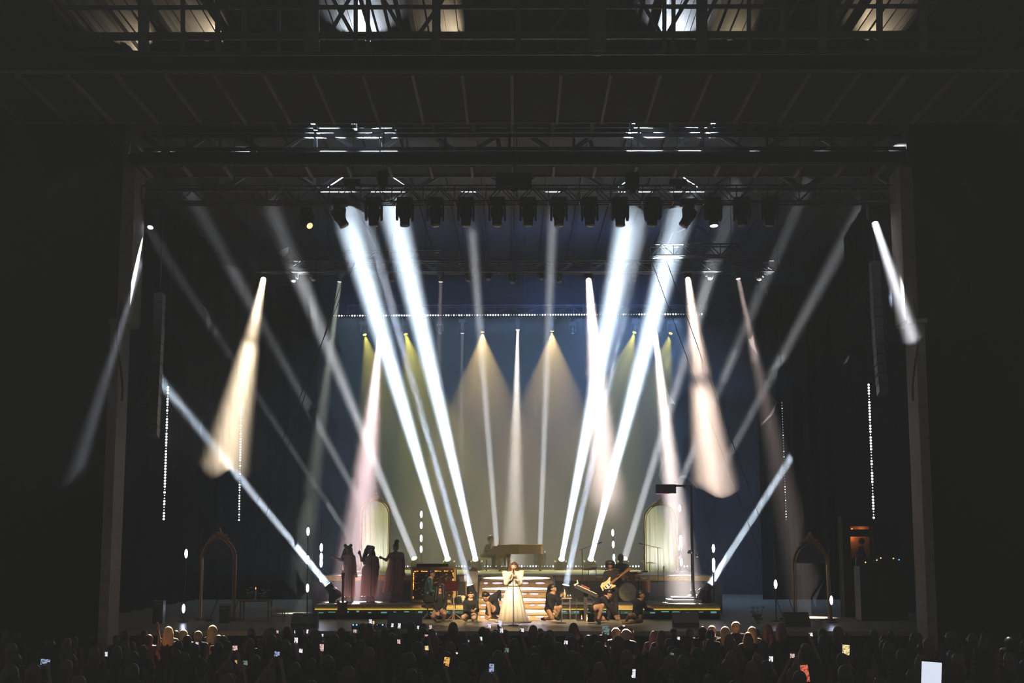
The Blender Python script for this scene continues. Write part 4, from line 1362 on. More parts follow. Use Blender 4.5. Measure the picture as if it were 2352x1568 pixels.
def skirt(t, rings, m, name='skirt', folds=14, amp=.06, n=84):
    """rings: (centre point, half width, half depth)"""
    mb = MB(); L = t.location
    sub = []
    for (a, b) in zip(rings[:-1], rings[1:]):
        for k in range(4):
            q = k / 4
            sub.append((a[0].lerp(b[0], q), a[1] + (b[1] - a[1]) * q, a[2] + (b[2] - a[2]) * q))
    sub.append(rings[-1])
    for r, (c, rx, ry) in enumerate(sub):
        g = r / (len(sub) - 1)
        for i in range(n):
            th = 2 * PI * i / n
            k = 1 + amp * g * (math.cos(folds * th + .6 * math.sin(2 * g)) + .5 * math.cos((folds * 2 - 5) * th + 2 * g))
            mb.v.append(tuple(c - L + V((rx * k * math.cos(th), ry * k * math.sin(th), .012 * g * math.cos(folds * th)))))
    for r in range(len(sub) - 1):
        for i in range(n):
            q = (i + 1) % n
            mb.f.append((r * n + i, r * n + q, (r + 1) * n + q, (r + 1) * n + i))
    return mb.build(name, m, t, True)


# lead singer
FR = (0, -1, 0)
ld_, J = figure('lead singer in a long cream gown holding the microphone with both hands', 39.0,
    dict(head=(1180, 1302.5), neck=(1179, 1316), shL=(1163, 1319), shR=(1194, 1318), elL=(1163, 1340, -.10), elR=(1194, 1340, -.10), haL=(1174, 1323, -.30), haR=(1184, 1322, -.30),
         hipL=(1172, 1358), hipR=(1186, 1358), knL=(1172, 1392), knR=(1187, 1392), anL=(1172, 1422), anR=(1187, 1422), toL=(1171, 1427, -.16), toR=(1189, 1427, -.16)),
    (-.12, -1, .08), 'skin_a', 'hair_brown', [('bodice', 'gown', ['torso', 'upper_sleeves'], .014)],
    [((1172, 1299, .02), (1169, 1314, .03), .055, .05), ((1169, 1314, .03), (1164, 1321, .06), .05, .03), ((1187, 1299, .03), (1190, 1314, .04), .045, .04), ((1190, 1314, .04), (1191, 1320, .06), .04, .025)],
    (.14, 0, 1), 1.0, dict(L=(V((.25, -.1, 1)), V((1, -.2, 0)), .5), R=(V((-.25, -.1, 1)), V((-1, -.2, 0)), .5)), mouth=.25)
sl = [cap(P(1161, 1317, 39), P(1157, 1315, 39), .075, .055), cap(P(1195, 1316, 39), P(1200, 1314, 39), .075, .055)]
sdf_obj('puff_sleeve', [sl[0], cap(P(1160, 1318, 39), P(1163, 1339, 38.9), .075, .065), cap(P(1163, 1339, 38.9), P(1170, 1331, 38.78), .062, .045)], ['gown'], .014, ld_, ld_.location)
sdf_obj('puff_sleeve', [sl[1], cap(P(1197, 1317, 39), P(1194, 1339, 38.9), .075, .065), cap(P(1194, 1339, 38.9), P(1188, 1331, 38.78), .062, .045)], ['gown'], .014, ld_, ld_.location)
G = lambda x, y, hw, Y=39.0, dp=.85: (P(x, y, Y), hw / 82., hw / 82. * dp)
skirt(ld_, [G(1179, 1341, 13), G(1179, 1348, 14.5), G(1179, 1362, 19), G(1178, 1382, 24), G(1178, 1402, 28), G(1178.5, 1420, 32), G(1179, 1427, 35)], 'gown', 'skirt', 15, .055)
MB().lathe([(.175, -.03), (.178, 0), (.17, .03)], 24, P(1179, 1343, 39) - ld_.location).build('waist_band', 'gown', ld_, True)
tr = MB()
for k in range(26):
    th = 2 * PI * k / 26
    q = P(1179, 1427.5, 39) - ld_.location
    tr.ball(q + V((.45 * math.cos(th), .40 * math.sin(th), 0)), .05, 6, 4, (1.3, 1.2, .6))
tr.build('hem_ruffle', 'gown', ld_, True)

BODY = ('leotard', 'cloth_black', ['torso', 'sleeves'], .010)
TRS = ('trousers', 'cloth_black', ['legs', 'hips'], .014)
SHO = ('shoe', 'black', ['shoes'], .012)
# kneeling and crouching dancers in black leotards
figure('dancer in a black leotard sitting on her heels, hands clasped, facing the audience', 39.6,
    dict(head=(1081.5, 1366.5), neck=(1080, 1379), shL=(1068, 1384), shR=(1093, 1383), elL=(1068, 1402, -.1), elR=(1097, 1401, -.1), haL=(1083, 1403, -.32), haR=(1093, 1399, -.30),
         hipL=(1072, 1414, .1), hipR=(1088, 1414, .1), knL=(1064, 1417, -.36), knR=(1089, 1418, -.36), anL=(1070, 1424, .05), anR=(1086, 1424, .08), toL=(1071, 1425, .25), toR=(1087, 1425, .25)),
    (.12, -1, -.25), 'skin_a', 'hair_black', [BODY], [((1076, 1364, .08), (1071, 1380, .12), .05, .05), ((1071, 1380, .12), (1070, 1392, .16), .05, .03)])
figure('dancer in a black leotard bending low with one elbow raised, beside the cream gown', 39.7,
    dict(head=(1116, 1371), neck=(1123, 1373), shL=(1128, 1376, -.16), shR=(1139, 1367, .14), elL=(1120, 1394, -.28), elR=(1147, 1358, .25), haL=(1117, 1410, -.3), haR=(1149, 1378, .22),
         hipL=(1136, 1402, -.1), hipR=(1143, 1403, .12), knL=(1121, 1386, -.28), knR=(1124, 1414, .05), anL=(1126, 1416, -.28), anR=(1147, 1420, .15), toL=(1120, 1421, -.34), toR=(1154, 1421, .2)),
    (-.85, -.35, -.5), 'skin_b', 'hair_black', [BODY], [((1112, 1362, 0), (1110, 1366, .0), .05, .04)], (-.2, -.2, .9))
figure('long-haired dancer in black kneeling on one knee, reaching to the small side table', 39.6,
    dict(head=(1270, 1352.5), neck=(1267, 1365), shL=(1259, 1370, -.1), shR=(1276, 1369, .1), elL=(1262, 1390, -.16), elR=(1283, 1385, -.04), haL=(1271, 1400, -.25), haR=(1288, 1371, -.08),
         hipL=(1259, 1399, -.08), hipR=(1265, 1400, .1), knL=(1268, 1419, -.25), knR=(1286, 1394, .0), anL=(1251, 1421, .1), anR=(1275, 1418, .1), toL=(1245, 1421, .2), toR=(1283, 1421, .05)),
    (.85, -.5, -.1), 'skin_b', 'hair_black', [BODY, ('boot', 'cloth_black', ['shoes'], .014)], [((1263, 1349, .05), (1260, 1366, .06), .07, .07), ((1260, 1366, .06), (1256, 1392, .08), .075, .05)])
figure('dancer in black lunging forward with both arms reaching to the floor beside the guitarist', 39.0,
    dict(head=(1398, 1364), neck=(1391, 1371), shL=(1384, 1376, -.18), shR=(1395, 1376, .16), elL=(1401, 1396, -.22), elR=(1406, 1394, .2), haL=(1411, 1412, -.24), haR=(1416, 1411, .22),
         hipL=(1360, 1398, -.12), hipR=(1362, 1399, .14), knL=(1383, 1391, -.2), knR=(1386, 1420, .2), anL=(1373, 1424, -.22), anR=(1362, 1424, .35), toL=(1377, 1430, -.3), toR=(1352, 1425, .4)),
    (.75, -.3, -.6), 'skin_b', 'hair_black', [BODY, ('boot', 'cloth_black', ['shoes'], .014)], [((1391, 1358, .05), (1387, 1366, .06), .07, .05), ((1387, 1366, .06), (1391, 1376, .06), .05, .04)], (.4, 0, .9))
figure('dancer in black sitting on the floor, one hand held out, before the drum kit', 39.1,
    dict(head=(1472, 1367.5), neck=(1467, 1379), shL=(1459, 1384, -.14), shR=(1477, 1383, .14), elL=(1457, 1403, -.18), elR=(1485, 1399, .1), haL=(1466, 1413, -.26), haR=(1496, 1399, -.1),
         hipL=(1458, 1415, -.1), hipR=(1469, 1415, .12), knL=(1447, 1412, -.4), knR=(1472, 1425, -.45), anL=(1438, 1426, -.1), anR=(1444, 1430, -.35), toL=(1429, 1427, -.15), toR=(1430, 1431, -.4)),
    (.92, -.38, 0), 'skin_b', 'hair_black', [BODY], [((1466, 1363, .03), (1464, 1379, .05), .07, .055), ((1464, 1379, .05), (1463, 1388, .06), .05, .03)])
figure('dancer with loose dark hair kneeling in shadow in front of the keyboard player', 39.7,
    dict(head=(1011, 1352), neck=(1010, 1364), shL=(999, 1369), shR=(1022, 1368), elL=(998, 1388, -.05), elR=(1024, 1387, -.05), haL=(1004, 1405, -.2), haR=(1019, 1403, -.2),
         hipL=(1003, 1402, .05), hipR=(1017, 1402, .05), knL=(994, 1415, -.32), knR=(1021, 1408, -.36), anL=(1000, 1424, .1), anR=(1018, 1424, .1), toL=(999, 1425, .3), toR=(1019, 1425, .3)),
    (.1, -1, -.5), 'skin_b', 'hair_black', [BODY], [((1004, 1352, -.03), (1001, 1378, -.08), .06, .05), ((1018, 1352, -.03), (1020, 1376, -.08), .06, .05)])

# backing singers in long dresses
def backing(label, Y, dx, hd_, j, dress, hair, face=FR, skin='skin_c'):
    t, J = figure(label, Y, j, face, skin, 'hair_black', [('bodice', 'gown_pink', ['torso'], .014)], hair, base_z=RZ, bulk=1.08)
    skirt(t, [(P(x, y, Y), hw / 73., hw / 73. * .8) for x, y, hw in dress], 'gown_pink', 'dress', 13, .05)
    return t


backing('backing singer with two hair buns and one arm held out, in a pink dress', 43.6, 0, 0,
    dict(head=(800, 1264), neck=(800, 1276), shL=(789, 1281), shR=(813, 1280), elL=(784, 1286, -.2), elR=(815, 1300), haL=(770, 1281, -.25), haR=(817.5, 1316, -.05),
         hipL=(794, 1314), hipR=(807, 1314), knL=(795, 1344), knR=(807, 1344), anL=(795, 1372), anR=(808, 1372), toL=(793, 1377, -.15), toR=(810, 1377, -.15)),
    [(800, 1297, 13), (800, 1306, 14.5), (800, 1318, 15.5), (801, 1335, 14.5), (802, 1355, 13.5), (803, 1370, 13)],
    [((793, 1252, 0), (793, 1253, 0), .05, .05), ((806, 1252, 0), (806, 1253, 0), .05, .05), ((793, 1264, .03), (788, 1283, .04), .06, .08), ((806, 1266, .04), (809, 1284, .05), .05, .06)])
backing('backing singer with long loose hair and a pointing hand, in a long pink dress', 43.6, 0, 0,
    dict(head=(851, 1266), neck=(851, 1278), shL=(838, 1284), shR=(866, 1283), elL=(831, 1287, -.2), elR=(869, 1301), haL=(827, 1273, -.28), haR=(867, 1314, -.05),
         hipL=(841, 1312), hipR=(859, 1312), knL=(843, 1344), knR=(857, 1344), anL=(844, 1372), anR=(857, 1372), toL=(842, 1377, -.15), toR=(859, 1377, -.15)),
    [(851, 1297, 14.5), (850, 1306, 18), (850, 1316, 19), (849, 1335, 18.5), (847, 1352, 18), (846, 1369, 17.5)],
    [((842, 1264, .03), (836, 1284, .03), .075, .07), ((846, 1257, .03), (856, 1258, .03), .08, .07), ((858, 1268, .04), (861, 1282, .05), .05, .05), ((836, 1284, .03), (837, 1294, .05), .06, .04)])
backing('backing singer with a high bun and a pointing hand, in a flared pale pink dress', 44.0, 0, 0,
    dict(head=(909, 1258), neck=(909, 1270.5), shL=(895, 1275), shR=(925, 1274), elL=(887, 1286, -.15), elR=(928, 1298), haL=(877, 1281, -.3), haR=(927.5, 1314, -.05),
         hipL=(902, 1306), hipR=(917, 1306), knL=(902, 1338), knR=(916, 1338), anL=(902, 1366), anR=(916, 1366), toL=(900, 1371, -.15), toR=(918, 1371, -.15)),
    [(909, 1288, 14), (908, 1298, 17), (906, 1312, 19.5), (905, 1330, 21), (904, 1345, 23), (903, 1359, 24)],
    [((911, 1244, .0), (912, 1243, 0), .07, .068), ((910, 1251, 0), (911, 1248, 0), .04, .04)])

# musicians
SH = ('shirt', 'dark_panel', ['torso', 'sleeves'], .014)
figure('guitarist in dark clothes with curly dark hair playing the cream guitar', 41.0,
    dict(head=(1401, 1299), neck=(1402, 1312), shL=(1391, 1317), shR=(1417, 1316), elL=(1387, 1336, -.05), elR=(1424, 1332, -.08), haL=(1398, 1344, -.26), haR=(1421, 1323, -.30),
         hipL=(1398, 1358), hipR=(1412, 1358), knL=(1398, 1388), knR=(1414, 1388), anL=(1399, 1414), anR=(1416, 1414), toL=(1396, 1419, -.15), toR=(1419, 1419, -.15)),
    (.1, -1, -.2), 'skin_c', 'hair_black', [('shirt', 'cloth_black', ['torso', 'sleeves'], .016), TRS, SHO], [((1396, 1293, 0), (1407, 1293, 0), .08, .08), ((1395, 1299, .05), (1407, 1299, .05), .07, .07)])
xg = V((.79, 0, .61)).normalized(); zg = V((0, -1, 0)); yg = zg.cross(xg)
guitar(P(1395, 1345, 40.68), Matrix((xg, yg, zg)).transposed(), 'cream electric guitar held by the guitarist', 'cream_wood', 'ivory', .98)
figure('drummer in grey sitting behind the drum kit', 44.2,
    dict(head=(1426, 1283), neck=(1426, 1295), shL=(1414, 1300), shR=(1439, 1300), elL=(1409, 1317, -.05), elR=(1444, 1316, -.05), haL=(1418, 1320, -.25), haR=(1436, 1318, -.25),
         hipL=(1420, 1337), hipR=(1433, 1337), knL=(1413, 1342, -.3), knR=(1440, 1342, -.3), anL=(1413, 1370, -.2), anR=(1440, 1370, -.2), toL=(1412, 1374, -.35), toR=(1441, 1374, -.35)),
    (0, -1, -.1), 'skin_c', 'hair_black', [SH, TRS, SHO], [], base_z=RZ)
figure('pianist in dark clothes sitting at the grand piano', 51.2,
    dict(head=(1127, 1238), neck=(1124, 1248), shL=(1121, 1252, -.18), shR=(1122, 1252, .18), elL=(1125, 1266, -.22), elR=(1126, 1266, .22), haL=(1138, 1260, -.2), haR=(1138, 1260, .2),
         hipL=(1110, 1276, -.1), hipR=(1110, 1276, .1), knL=(1134, 1276, -.12), knR=(1134, 1276, .12), anL=(1134, 1302, -.12), anR=(1133, 1302, .12), toL=(1142, 1305, -.12), toR=(1141, 1305, .12)),
    (1, -.1, -.25), 'skin_c', 'hair_black', [('jacket', 'cloth_black', ['torso', 'sleeves'], .016), TRS, SHO], [], base_z=DZ)
figure('keyboard player in a dark teal top seated before the rope-lit cabinet', 41.3,
    dict(head=(991, 1318), neck=(988, 1330), shL=(985, 1335, -.18), shR=(987, 1335, .18), elL=(990, 1357, -.2), elR=(993, 1356, .2), haL=(1004, 1362, -.16), haR=(1010, 1346, .12),
         hipL=(981, 1377, -.1), hipR=(982, 1377, .1), knL=(1010, 1379, -.13), knR=(1010, 1379, .13), anL=(1008, 1411, -.13), anR=(1009, 1411, .13), toL=(1018, 1415, -.13), toR=(1019, 1415, .13)),
    (.95, -.3, -.2), 'skin_b', 'hair_black', [('top', 'teal', ['torso', 'sleeves'], .014), TRS, SHO], [((987, 1314, .05), (985, 1325, .05), .06, .05)])
sq = P(982, 1385, 41.3)
stl = thing('drum_throne', (sq.x, 41.3, 0), 'black round stool under the keyboard player', 'stool')
MB().lathe([(.17, .36), (.18, .40), (.16, .43)], 16).build('seat', 'black', stl, True)
bar((0, 0, .1), (0, 0, .37), .018, 'post', 'chrome', stl)
for k in range(3):
    a = 2 * PI * k / 3 + .2
    bar((0, 0, .2), (.24 * math.cos(a), .24 * math.sin(a), .01), .011, 'leg', 'chrome', stl)


# ------------------------------------------------------------------ audience in the pit
GZ = -1.5
def crowd_mesh(name, hair, arms=None, long_hair=False, both=False, bulk=1.0, cap_on=False, shirt='crowd_cloth', skin='skin_c'):
    """a standing person facing the stage (+Y); tags: 0 skin, 1 shirt, 2 hair, 3 trousers"""
    J = dict(head=(0, .02, 1.59), neck=(0, 0, 1.46), shL=(-.18, 0, 1.41), shR=(.18, 0, 1.41), elL=(-.24, .02, 1.13), elR=(.24, .02, 1.13), haL=(-.2, .16, .93), haR=(.2, .16, .93),
             hipL=(-.09, 0, .92), hipR=(.09, 0, .92), knL=(-.1, .02, .5), knR=(.1, .02, .5), anL=(-.1, 0, .08), anR=(.1, 0, .08), toL=(-.12, .17, .03), toR=(.12, .17, .03))
    if arms:
        J['haR'] = (.15, .26, arms - .1); J['elR'] = (.25, .10, (1.41 + arms) / 2 - .22)
        if both: J['haL'] = (-.02, .28, arms - .1); J['elL'] = (-.24, .12, (1.41 + arms) / 2 - .22)
    f = V((0, 1, 0))
    pr, a = human(J, f, 0, bulk)
    rt = lambda L, t: [(p[0], p[1], p[2], p[3], t, p[5]) for p in L]
    h = [cap((0, -.02, 1.63), (0, -.035, 1.58), .104, .098, 2), cap((0, .03, 1.665), (0, -.02, 1.67), .06, .07, 2)]
    if long_hair: h += [cap((-.05, -.05, 1.56), (-.06, -.07, 1.36), .075, .06, 2), cap((.05, -.05, 1.56), (.06, -.07, 1.36), .075, .06, 2)]
    if cap_on: h += [cap((0, .1, 1.655), (0, .17, 1.64), .05, .03, 2)]
    allp = rt(pr, 0) + rt(a['torso'], 1) + rt([x for i, x in enumerate(a['arm'])], 0) + rt([a['arm'][0], a['arm'][16]], 1) + rt(a['leg'], 3) + h
    v, fc, tg = sdf_mesh(allp, .024)
    me = bpy.data.meshes.new(name)
    me.from_pydata(v.tolist(), [], fc.tolist())
    for m in (skin, shirt, hair, 'crowd_cloth'): me.materials.append(M[m])
    me.polygons.foreach_set('material_index', tg[fc[:, 0]].astype(np.int32))
    me.shade_smooth(); me.update()
    return me


ARM = (1.42, 1.56, 1.70, 1.86)
CM = {}
for h in ARM:
    CM[('one', h)] = crowd_mesh('person', 'hair_black', h)
    CM[('two', h)] = crowd_mesh('person', 'hair_brown', h, True, True)
PLAIN = [(crowd_mesh('person', 'hair_black'), 'standing concertgoer with short dark hair, seen from behind in the dark crowd', 'short dark haired concertgoers'),
         (crowd_mesh('person', 'hair_brown', None, True), 'standing concertgoer with long brown hair, seen from behind in the dark crowd', 'long haired concertgoers'),
         (crowd_mesh('person', 'hair_black', None, False, False, 1.12, True), 'standing concertgoer wearing a dark cap, seen from behind in the dark crowd', 'concertgoers in caps'),
         (crowd_mesh('person', 'hair_black', None, True, False, .95), 'standing concertgoer with long black hair, seen from behind in the dark crowd', 'long black haired concertgoers')]
FAIR = [crowd_mesh('person', 'hair_fair', None, True), crowd_mesh('person', 'hair_fair'), crowd_mesh('person', 'hair_fair', None, False, False, 1.05, True)]
RAISE = crowd_mesh('person', 'hair_brown', 1.98, False, False, 1.0, False, 'red_wood')

taken = []
phones = []


def PHZ(b, y):
    """height over depth b that a head at depth y hides"""
    return EYE.z + (GZ + 1.66 - EYE.z) * b / y


def free(x, y, r=.42):
    return all((x - a) ** 2 + (y - b) ** 2 > r * r for a, b in taken)


def stand(me, x, y, label, group, s=1.0, rz=0.0):
    o = bpy.data.objects.new('person', me)
    o.location = (x, y, GZ); o.rotation_euler = (0, 0, rz); o.scale = (s,) * 3
    link(o); tag(o, label, 'person', group)
    taken.append((x, y))
    return o


# people whose hair catches the warm side lights: (pixel x, pixel y of the head, depth)
for k, (px, py, Y, lab) in enumerate(((387, 1452, 33.6, 'fair-haired concertgoer lit warm, next to the raised red arm'), (421, 1459, 33.2, 'fair-haired concertgoer lit warm between two other lit heads'), (455, 1462, 32.8, 'grey-haired concertgoer lit warm, turned to a neighbour'),
                                      (489, 1449, 34.2, 'concertgoer in a pale cap lit warm near the pit rail'), (1690, 1441, 34.4, 'brightly lit fair-haired concertgoer, tallest of the lit heads below the lamp post'), (1635, 1450, 33.9, 'pink-lit concertgoer with bent head below the lamp post'),
                                      (1665, 1452, 33.6, 'fair-haired concertgoer with a hand at the head between two lit heads'), (1414, 1455, 33.2, 'fair-haired concertgoer lit orange below the bending dancer'), (1437, 1458, 32.9, 'concertgoer with a lit cheek beside an orange phone screen'), (1728, 1452, 33.8, 'concertgoer with a lit raised hand beside the bright fair head'))):
    q = P(px, py, Y)
    stand(FAIR[k % 3], q.x, Y, lab, None, (q.z - GZ) / 1.60, random.uniform(-.4, .4))
q = P(366, 1432, 33.4)
stand(RAISE, q.x - .15, 33.1, 'concertgoer with one red-sleeved arm raised straight up', None, (q.z - GZ) / 1.98)

# ------------------------------------------------------------------ phones held up, each by a person
def screen_mat(name, a, b, st):
    m, nt, bs_ = _nt(name)
    tc = nt.nodes.new('ShaderNodeTexCoord'); nz = nt.nodes.new('ShaderNodeTexNoise')
    nz.inputs['Scale'].default_value = 28; nz.inputs['Detail'].default_value = 2
    rp = nt.nodes.new('ShaderNodeValToRGB')
    rp.color_ramp.elements[0].position = .38; rp.color_ramp.elements[1].position = .58
    rp.color_ramp.elements[0].color = (*a, 1); rp.color_ramp.elements[1].color = (*b, 1)
    nt.links.new(tc.outputs['Object'], nz.inputs['Vector']); nt.links.new(nz.outputs[0], rp.inputs[0])
    nt.links.new(rp.outputs[0], bs_.inputs['Emission Color'])
    bs_.inputs['Emission Strength'].default_value = st * 1.5
    bs_.inputs['Base Color'].default_value = (.01, .01, .01, 1)
    bs_.inputs['Roughness'].default_value = .2
    m.cycles.emission_sampling = 'NONE'
    return m


SC = {'w': (screen_mat('screen_white', (.25, .22, .26), (.95, .95, 1.0), 1.2), 'white'), 'b': (screen_mat('screen_blue', (.05, .06, .12), (.42, .5, .75), .9), 'dim blue'),
      'o': (screen_mat('screen_orange', (.25, .07, .01), (1, .55, .15), 1.0), 'orange'), 'y': (screen_mat('screen_yellow', (.35, .22, .06), (1, .85, .45), 1.1), 'yellow'),
      'p': (screen_mat('screen_pink', (.3, .12, .12), (.9, .65, .6), 1.0), 'pinkish'), 'g': (screen_mat('screen_green', (.03, .06, .05), (.3, .42, .36), .6), 'dim green'),
      'r': (screen_mat('screen_red', (.2, .02, .01), (.9, .2, .12), .9), 'red'), 'W': (emit('screen_blank', (.80, .86, 1.0), 1.0), 'blank white')}
PH = [(104, 1520, 20, 13, 'b'), (244, 1504, 6, 14, 'w'), (452, 1482, 6, 14, 'w'), (540, 1490, 11, 15, 'p'), (542, 1520, 5, 8, 'o'), (586, 1491, 9, 5, 'y'), (563, 1522, 11, 10, 'g'), (627, 1467, 5, 9, 'w'),
      (637, 1452, 5, 9, 'p'), (680, 1470, 8, 12, 'w'), (636, 1504, 12, 16, 'b'), (687, 1496, 15, 13, 'w'), (739, 1487, 9, 16, 'p'), (740, 1472, 7, 9, 'g'), (740, 1460, 5, 9, 'w'), (678, 1451, 4, 7, 'w'), (706, 1450, 4, 9, 'w'),
      (851, 1428, 6, 12, 'w'), (858, 1430, 4, 9, 'y'), (815, 1449, 7, 7, 'p'), (901, 1437, 5, 12, 'w'), (917, 1437, 6, 12, 'w'), (916, 1475, 7, 13, 'p'), (961, 1441, 6, 8, 'w'), (989, 1442, 6, 13, 'p'),
      (988, 1456, 6, 11, 'w'), (979, 1461, 8, 8, 'p'), (1000, 1457, 5, 8, 'w'), (980, 1488, 8, 10, 'y'), (1026, 1519, 13, 20, 'o'), (1043, 1502, 16, 10, 'w'), (1071, 1474, 14, 9, 'b'), (1100, 1467, 15, 9, 'w'), (1049, 1457, 8, 5, 'y'),
      (1122, 1471, 8, 5, 'w'), (1124, 1437, 7, 11, 'w'), (1148, 1431, 9, 14, 'w'), (1152, 1448, 7, 10, 'w'), (1152, 1466, 5, 14, 'p'), (1167, 1472, 8, 5, 'w'), (1164, 1493, 9, 9, 'g'), (1129, 1535, 11, 21, 'b'), (1199, 1447, 8, 8, 'w'),
      (1231, 1448, 9, 7, 'w'), (1300, 1475, 8, 8, 'w'), (1323, 1444, 12, 6, 'r'), (1391, 1447, 17, 20, 'g'), (1393, 1472, 5, 5, 'r'), (1449, 1452, 13, 11, 'o'), (1447, 1473, 7, 7, 'w'), (1432, 1438, 7, 6, 'w'),
      (1506, 1471, 7, 14, 'p'), (1558, 1468, 7, 12, 'w'), (1523, 1462, 4, 6, 'o'), (1594, 1467, 5, 8, 'b'), (1543, 1503, 9, 8, 'g'), (1455, 1549, 9, 24, 'w'), (1624, 1452, 5, 8, 'b'), (1642, 1459, 3, 8, 'p'), (1677, 1468, 5, 10, 'b'), (1720, 1475, 6, 12, 'g'),
      (1682, 1512, 9, 13, 'g'), (1695, 1511, 8, 8, 'w'), (1742, 1515, 18, 13, 'b'), (1771, 1513, 9, 12, 'w'), (1765, 1447, 8, 6, 'w'), (1795, 1460, 8, 4, 'g'), (1820, 1508, 10, 14, 'p'), (1844, 1520, 12, 6, 'b'), (1849, 1546, 17, 37, 'r'),
      (1862, 1457, 9, 8, 'w'), (1943, 1492, 16, 22, 'y'), (1944, 1509, 9, 6, 'o'), (2052, 1474, 4, 5, 'g'), (2195, 1530, 18, 15, 'o')]
for px, py, w_, h, c in PH:
    land = w_ > h * 1.15
    Y = F * (.15 if land else .074) / w_
    lo_z = (py - 1240) / F
    Y = max(22.5 if py > 1500 else 26, min(35.2, Y, (EYE.z - GZ - 1.20) / lo_z))
    if py < 1440: Y = max(Y, 33.6)
    for dy in (0, .5, -.5, 1.0, -1.0, 1.5, -1.5, 2.0, -2.0, 2.6, -2.6):     # stand where nobody else stands
        y_ = min(35.4, max(21.5, Y + dy)); q = P(px, py, y_)
        if 1.15 < q.z - GZ < 2.05 and free(q.x - .11, y_ - .32, .46) and all(not (.3 < y_ - b < 3 and abs(q.x - a) < .2) for a, b in taken):
            Y = y_; break
    q = P(px, py, Y)
    phones.append((q.x, Y, q.z))
    hw = w_ / F * Y / 2; hh = h / F * Y / 2
    m, cn_ = SC[c]
    if 11 < h and py < 1500: where = 'upright in the crowd below the stage'
    elif land: where = 'sideways in the crowd'
    else: where = 'upright deep in the dark crowd'
    t = thing('smartphone', q, 'phone with a %s screen held %s' % (cn_, where), 'phone', 'phones held up in the crowd')
    t.rotation_euler = (random.uniform(-.15, .1), random.uniform(-.14, .14), random.uniform(-.2, .2))
    MB().box((-hw - .006, 0, -hh - .006), (hw + .006, .009, hh + .006)).build('case', 'black', t)
    s_ = MB().box((-hw, -.003, -hh), (hw, .0, hh)).build('screen', m, t)
    hz = q.z - hh - GZ                                     # height of the hand over the ground
    ar = min(ARM, key=lambda a: abs(a - hz - .02))
    kd = 'two' if land or random.random() < .35 else 'one'
    s = max(.85, min(1.12, hz / (ar - .02)))
    xo = .15 if kd == 'one' else .07
    stand(CM[(kd, ar)], q.x - xo * s, Y - .32 * s, 'concertgoer holding up the phone with the %s screen %s in %s' % (cn_, 'sideways' if land else 'upright', 'both hands' if kd == 'two' else 'one hand'), 'concertgoers holding phones', s)

# a bright blank phone close to the camera, held by a hand from below the frame
q = P(2139, 1562, 6.2)
t = thing('smartphone', q, 'glaring blank white phone screen held up close by', 'phone')
t.rotation_euler = (0, .07, -.1)
MB().box((-.045, .002, -.09), (.045, .012, .085)).build('case', 'black', t)
MB().box((-.042, -.002, -.086), (.042, .002, .078)).build('screen', SC['W'][0], t)
hp_ = hand_prims((0, .03, -.2), (0, -.05, 1), (0, -1, 0), 0, .5)
hn = thing('person', V((q.x, q.y + .1, GZ + 1.6)), 'seated concertgoer whose arm holds the glaring white phone', 'person')
Jn = dict(head=(-.2, .15, -.25), neck=(-.2, .1, -.38), shL=(-.38, .1, -.44), shR=(-.03, .1, -.44), elL=(-.42, .15, -.72), elR=(.06, .1, -.62), haL=(-.3, .3, -.85), haR=(.0, -.02, -.02 - .12),
          hipL=(-.3, .05, -.95), hipR=(-.12, .05, -.95), knL=(-.32, .5, -.93), knR=(-.1, .5, -.93), anL=(-.32, .52, -1.35), anR=(-.1, .52, -1.35), toL=(-.32, .68, -1.4), toR=(-.1, .68, -1.4))
off = q + V((0, .08, -.06)) - V((0, -.02, -.0))
Jn = {k: V(v) + off for k, v in Jn.items()}
prn, an_ = human(Jn, V((0, 1, 0)))
sdf_obj('body', prn + an_['torso'] + an_['arm'] + an_['leg'], ['skin_b'], .02, hn, hn.location)
sdf_obj('shirt', an_['torso'] + [an_['arm'][0], an_['arm'][16]], ['cloth_black'], .02, hn, hn.location, .015)
seat_z = min(Jn['hipL'].z, Jn['hipR'].z) - .12
se = thing('arena_seat', V((q.x - .2, q.y + .15, seat_z - .45)), 'folding arena seat under the concertgoer with the glaring phone', 'seat')
MB().box((-.24, -.2, .38), (.24, .28, .45)).build('cushion', 'cloth_black', se)
MB().box((-.24, -.3, .4), (.24, -.22, .9)).build('backrest', 'cloth_black', se)
for x in (-.2, .2): MB().box((x - .02, -.1, 0), (x + .02, .1, .38)).build('leg', 'steel', se)
struct(MB().box((-30, -10, GZ), (30, q.y + 1.4, seat_z - .45)).build('trim_6', 'soffit'))

# the rest of the crowd, row by row
for Y, z in ((35.35, 0), (34.5, 0), (33.6, 0), (32.7, 0), (31.7, 0), (30.6, 0), (29.4, 0), (28.1, 0), (26.6, 0), (25.0, 0), (23.2, 0), (21.2, 0)):
    hw = Y * .365
    x = -hw + random.uniform(0, .4)
    while x < hw:
        y = Y + random.uniform(-.25, .2)
        if random.random() < (.62 if Y > 35 else .8) and free(x, y, .5) and all(not (.2 < b - y < 4.5 and abs(a - x * b / y) < .2 and c < PHZ(b, y)) for a, b, c in phones):
            me, lab, grp = random.choice(PLAIN)
            stand(me, x, y, lab, grp, random.uniform(.86, .97) if Y > 33 else random.uniform(.90, 1.06), random.uniform(-.3, .3))
        x += random.uniform(.8, 1.5)


# ------------------------------------------------------------------ front-of-house light (lamps hang over the audience, above the picture)
def foh(loc, aim, col, power, spread, label):
    lamp(V(loc), V(aim), True, label, None, col, power, spread, .10, 1.5, .6, 'front_spotlight', 13.9)


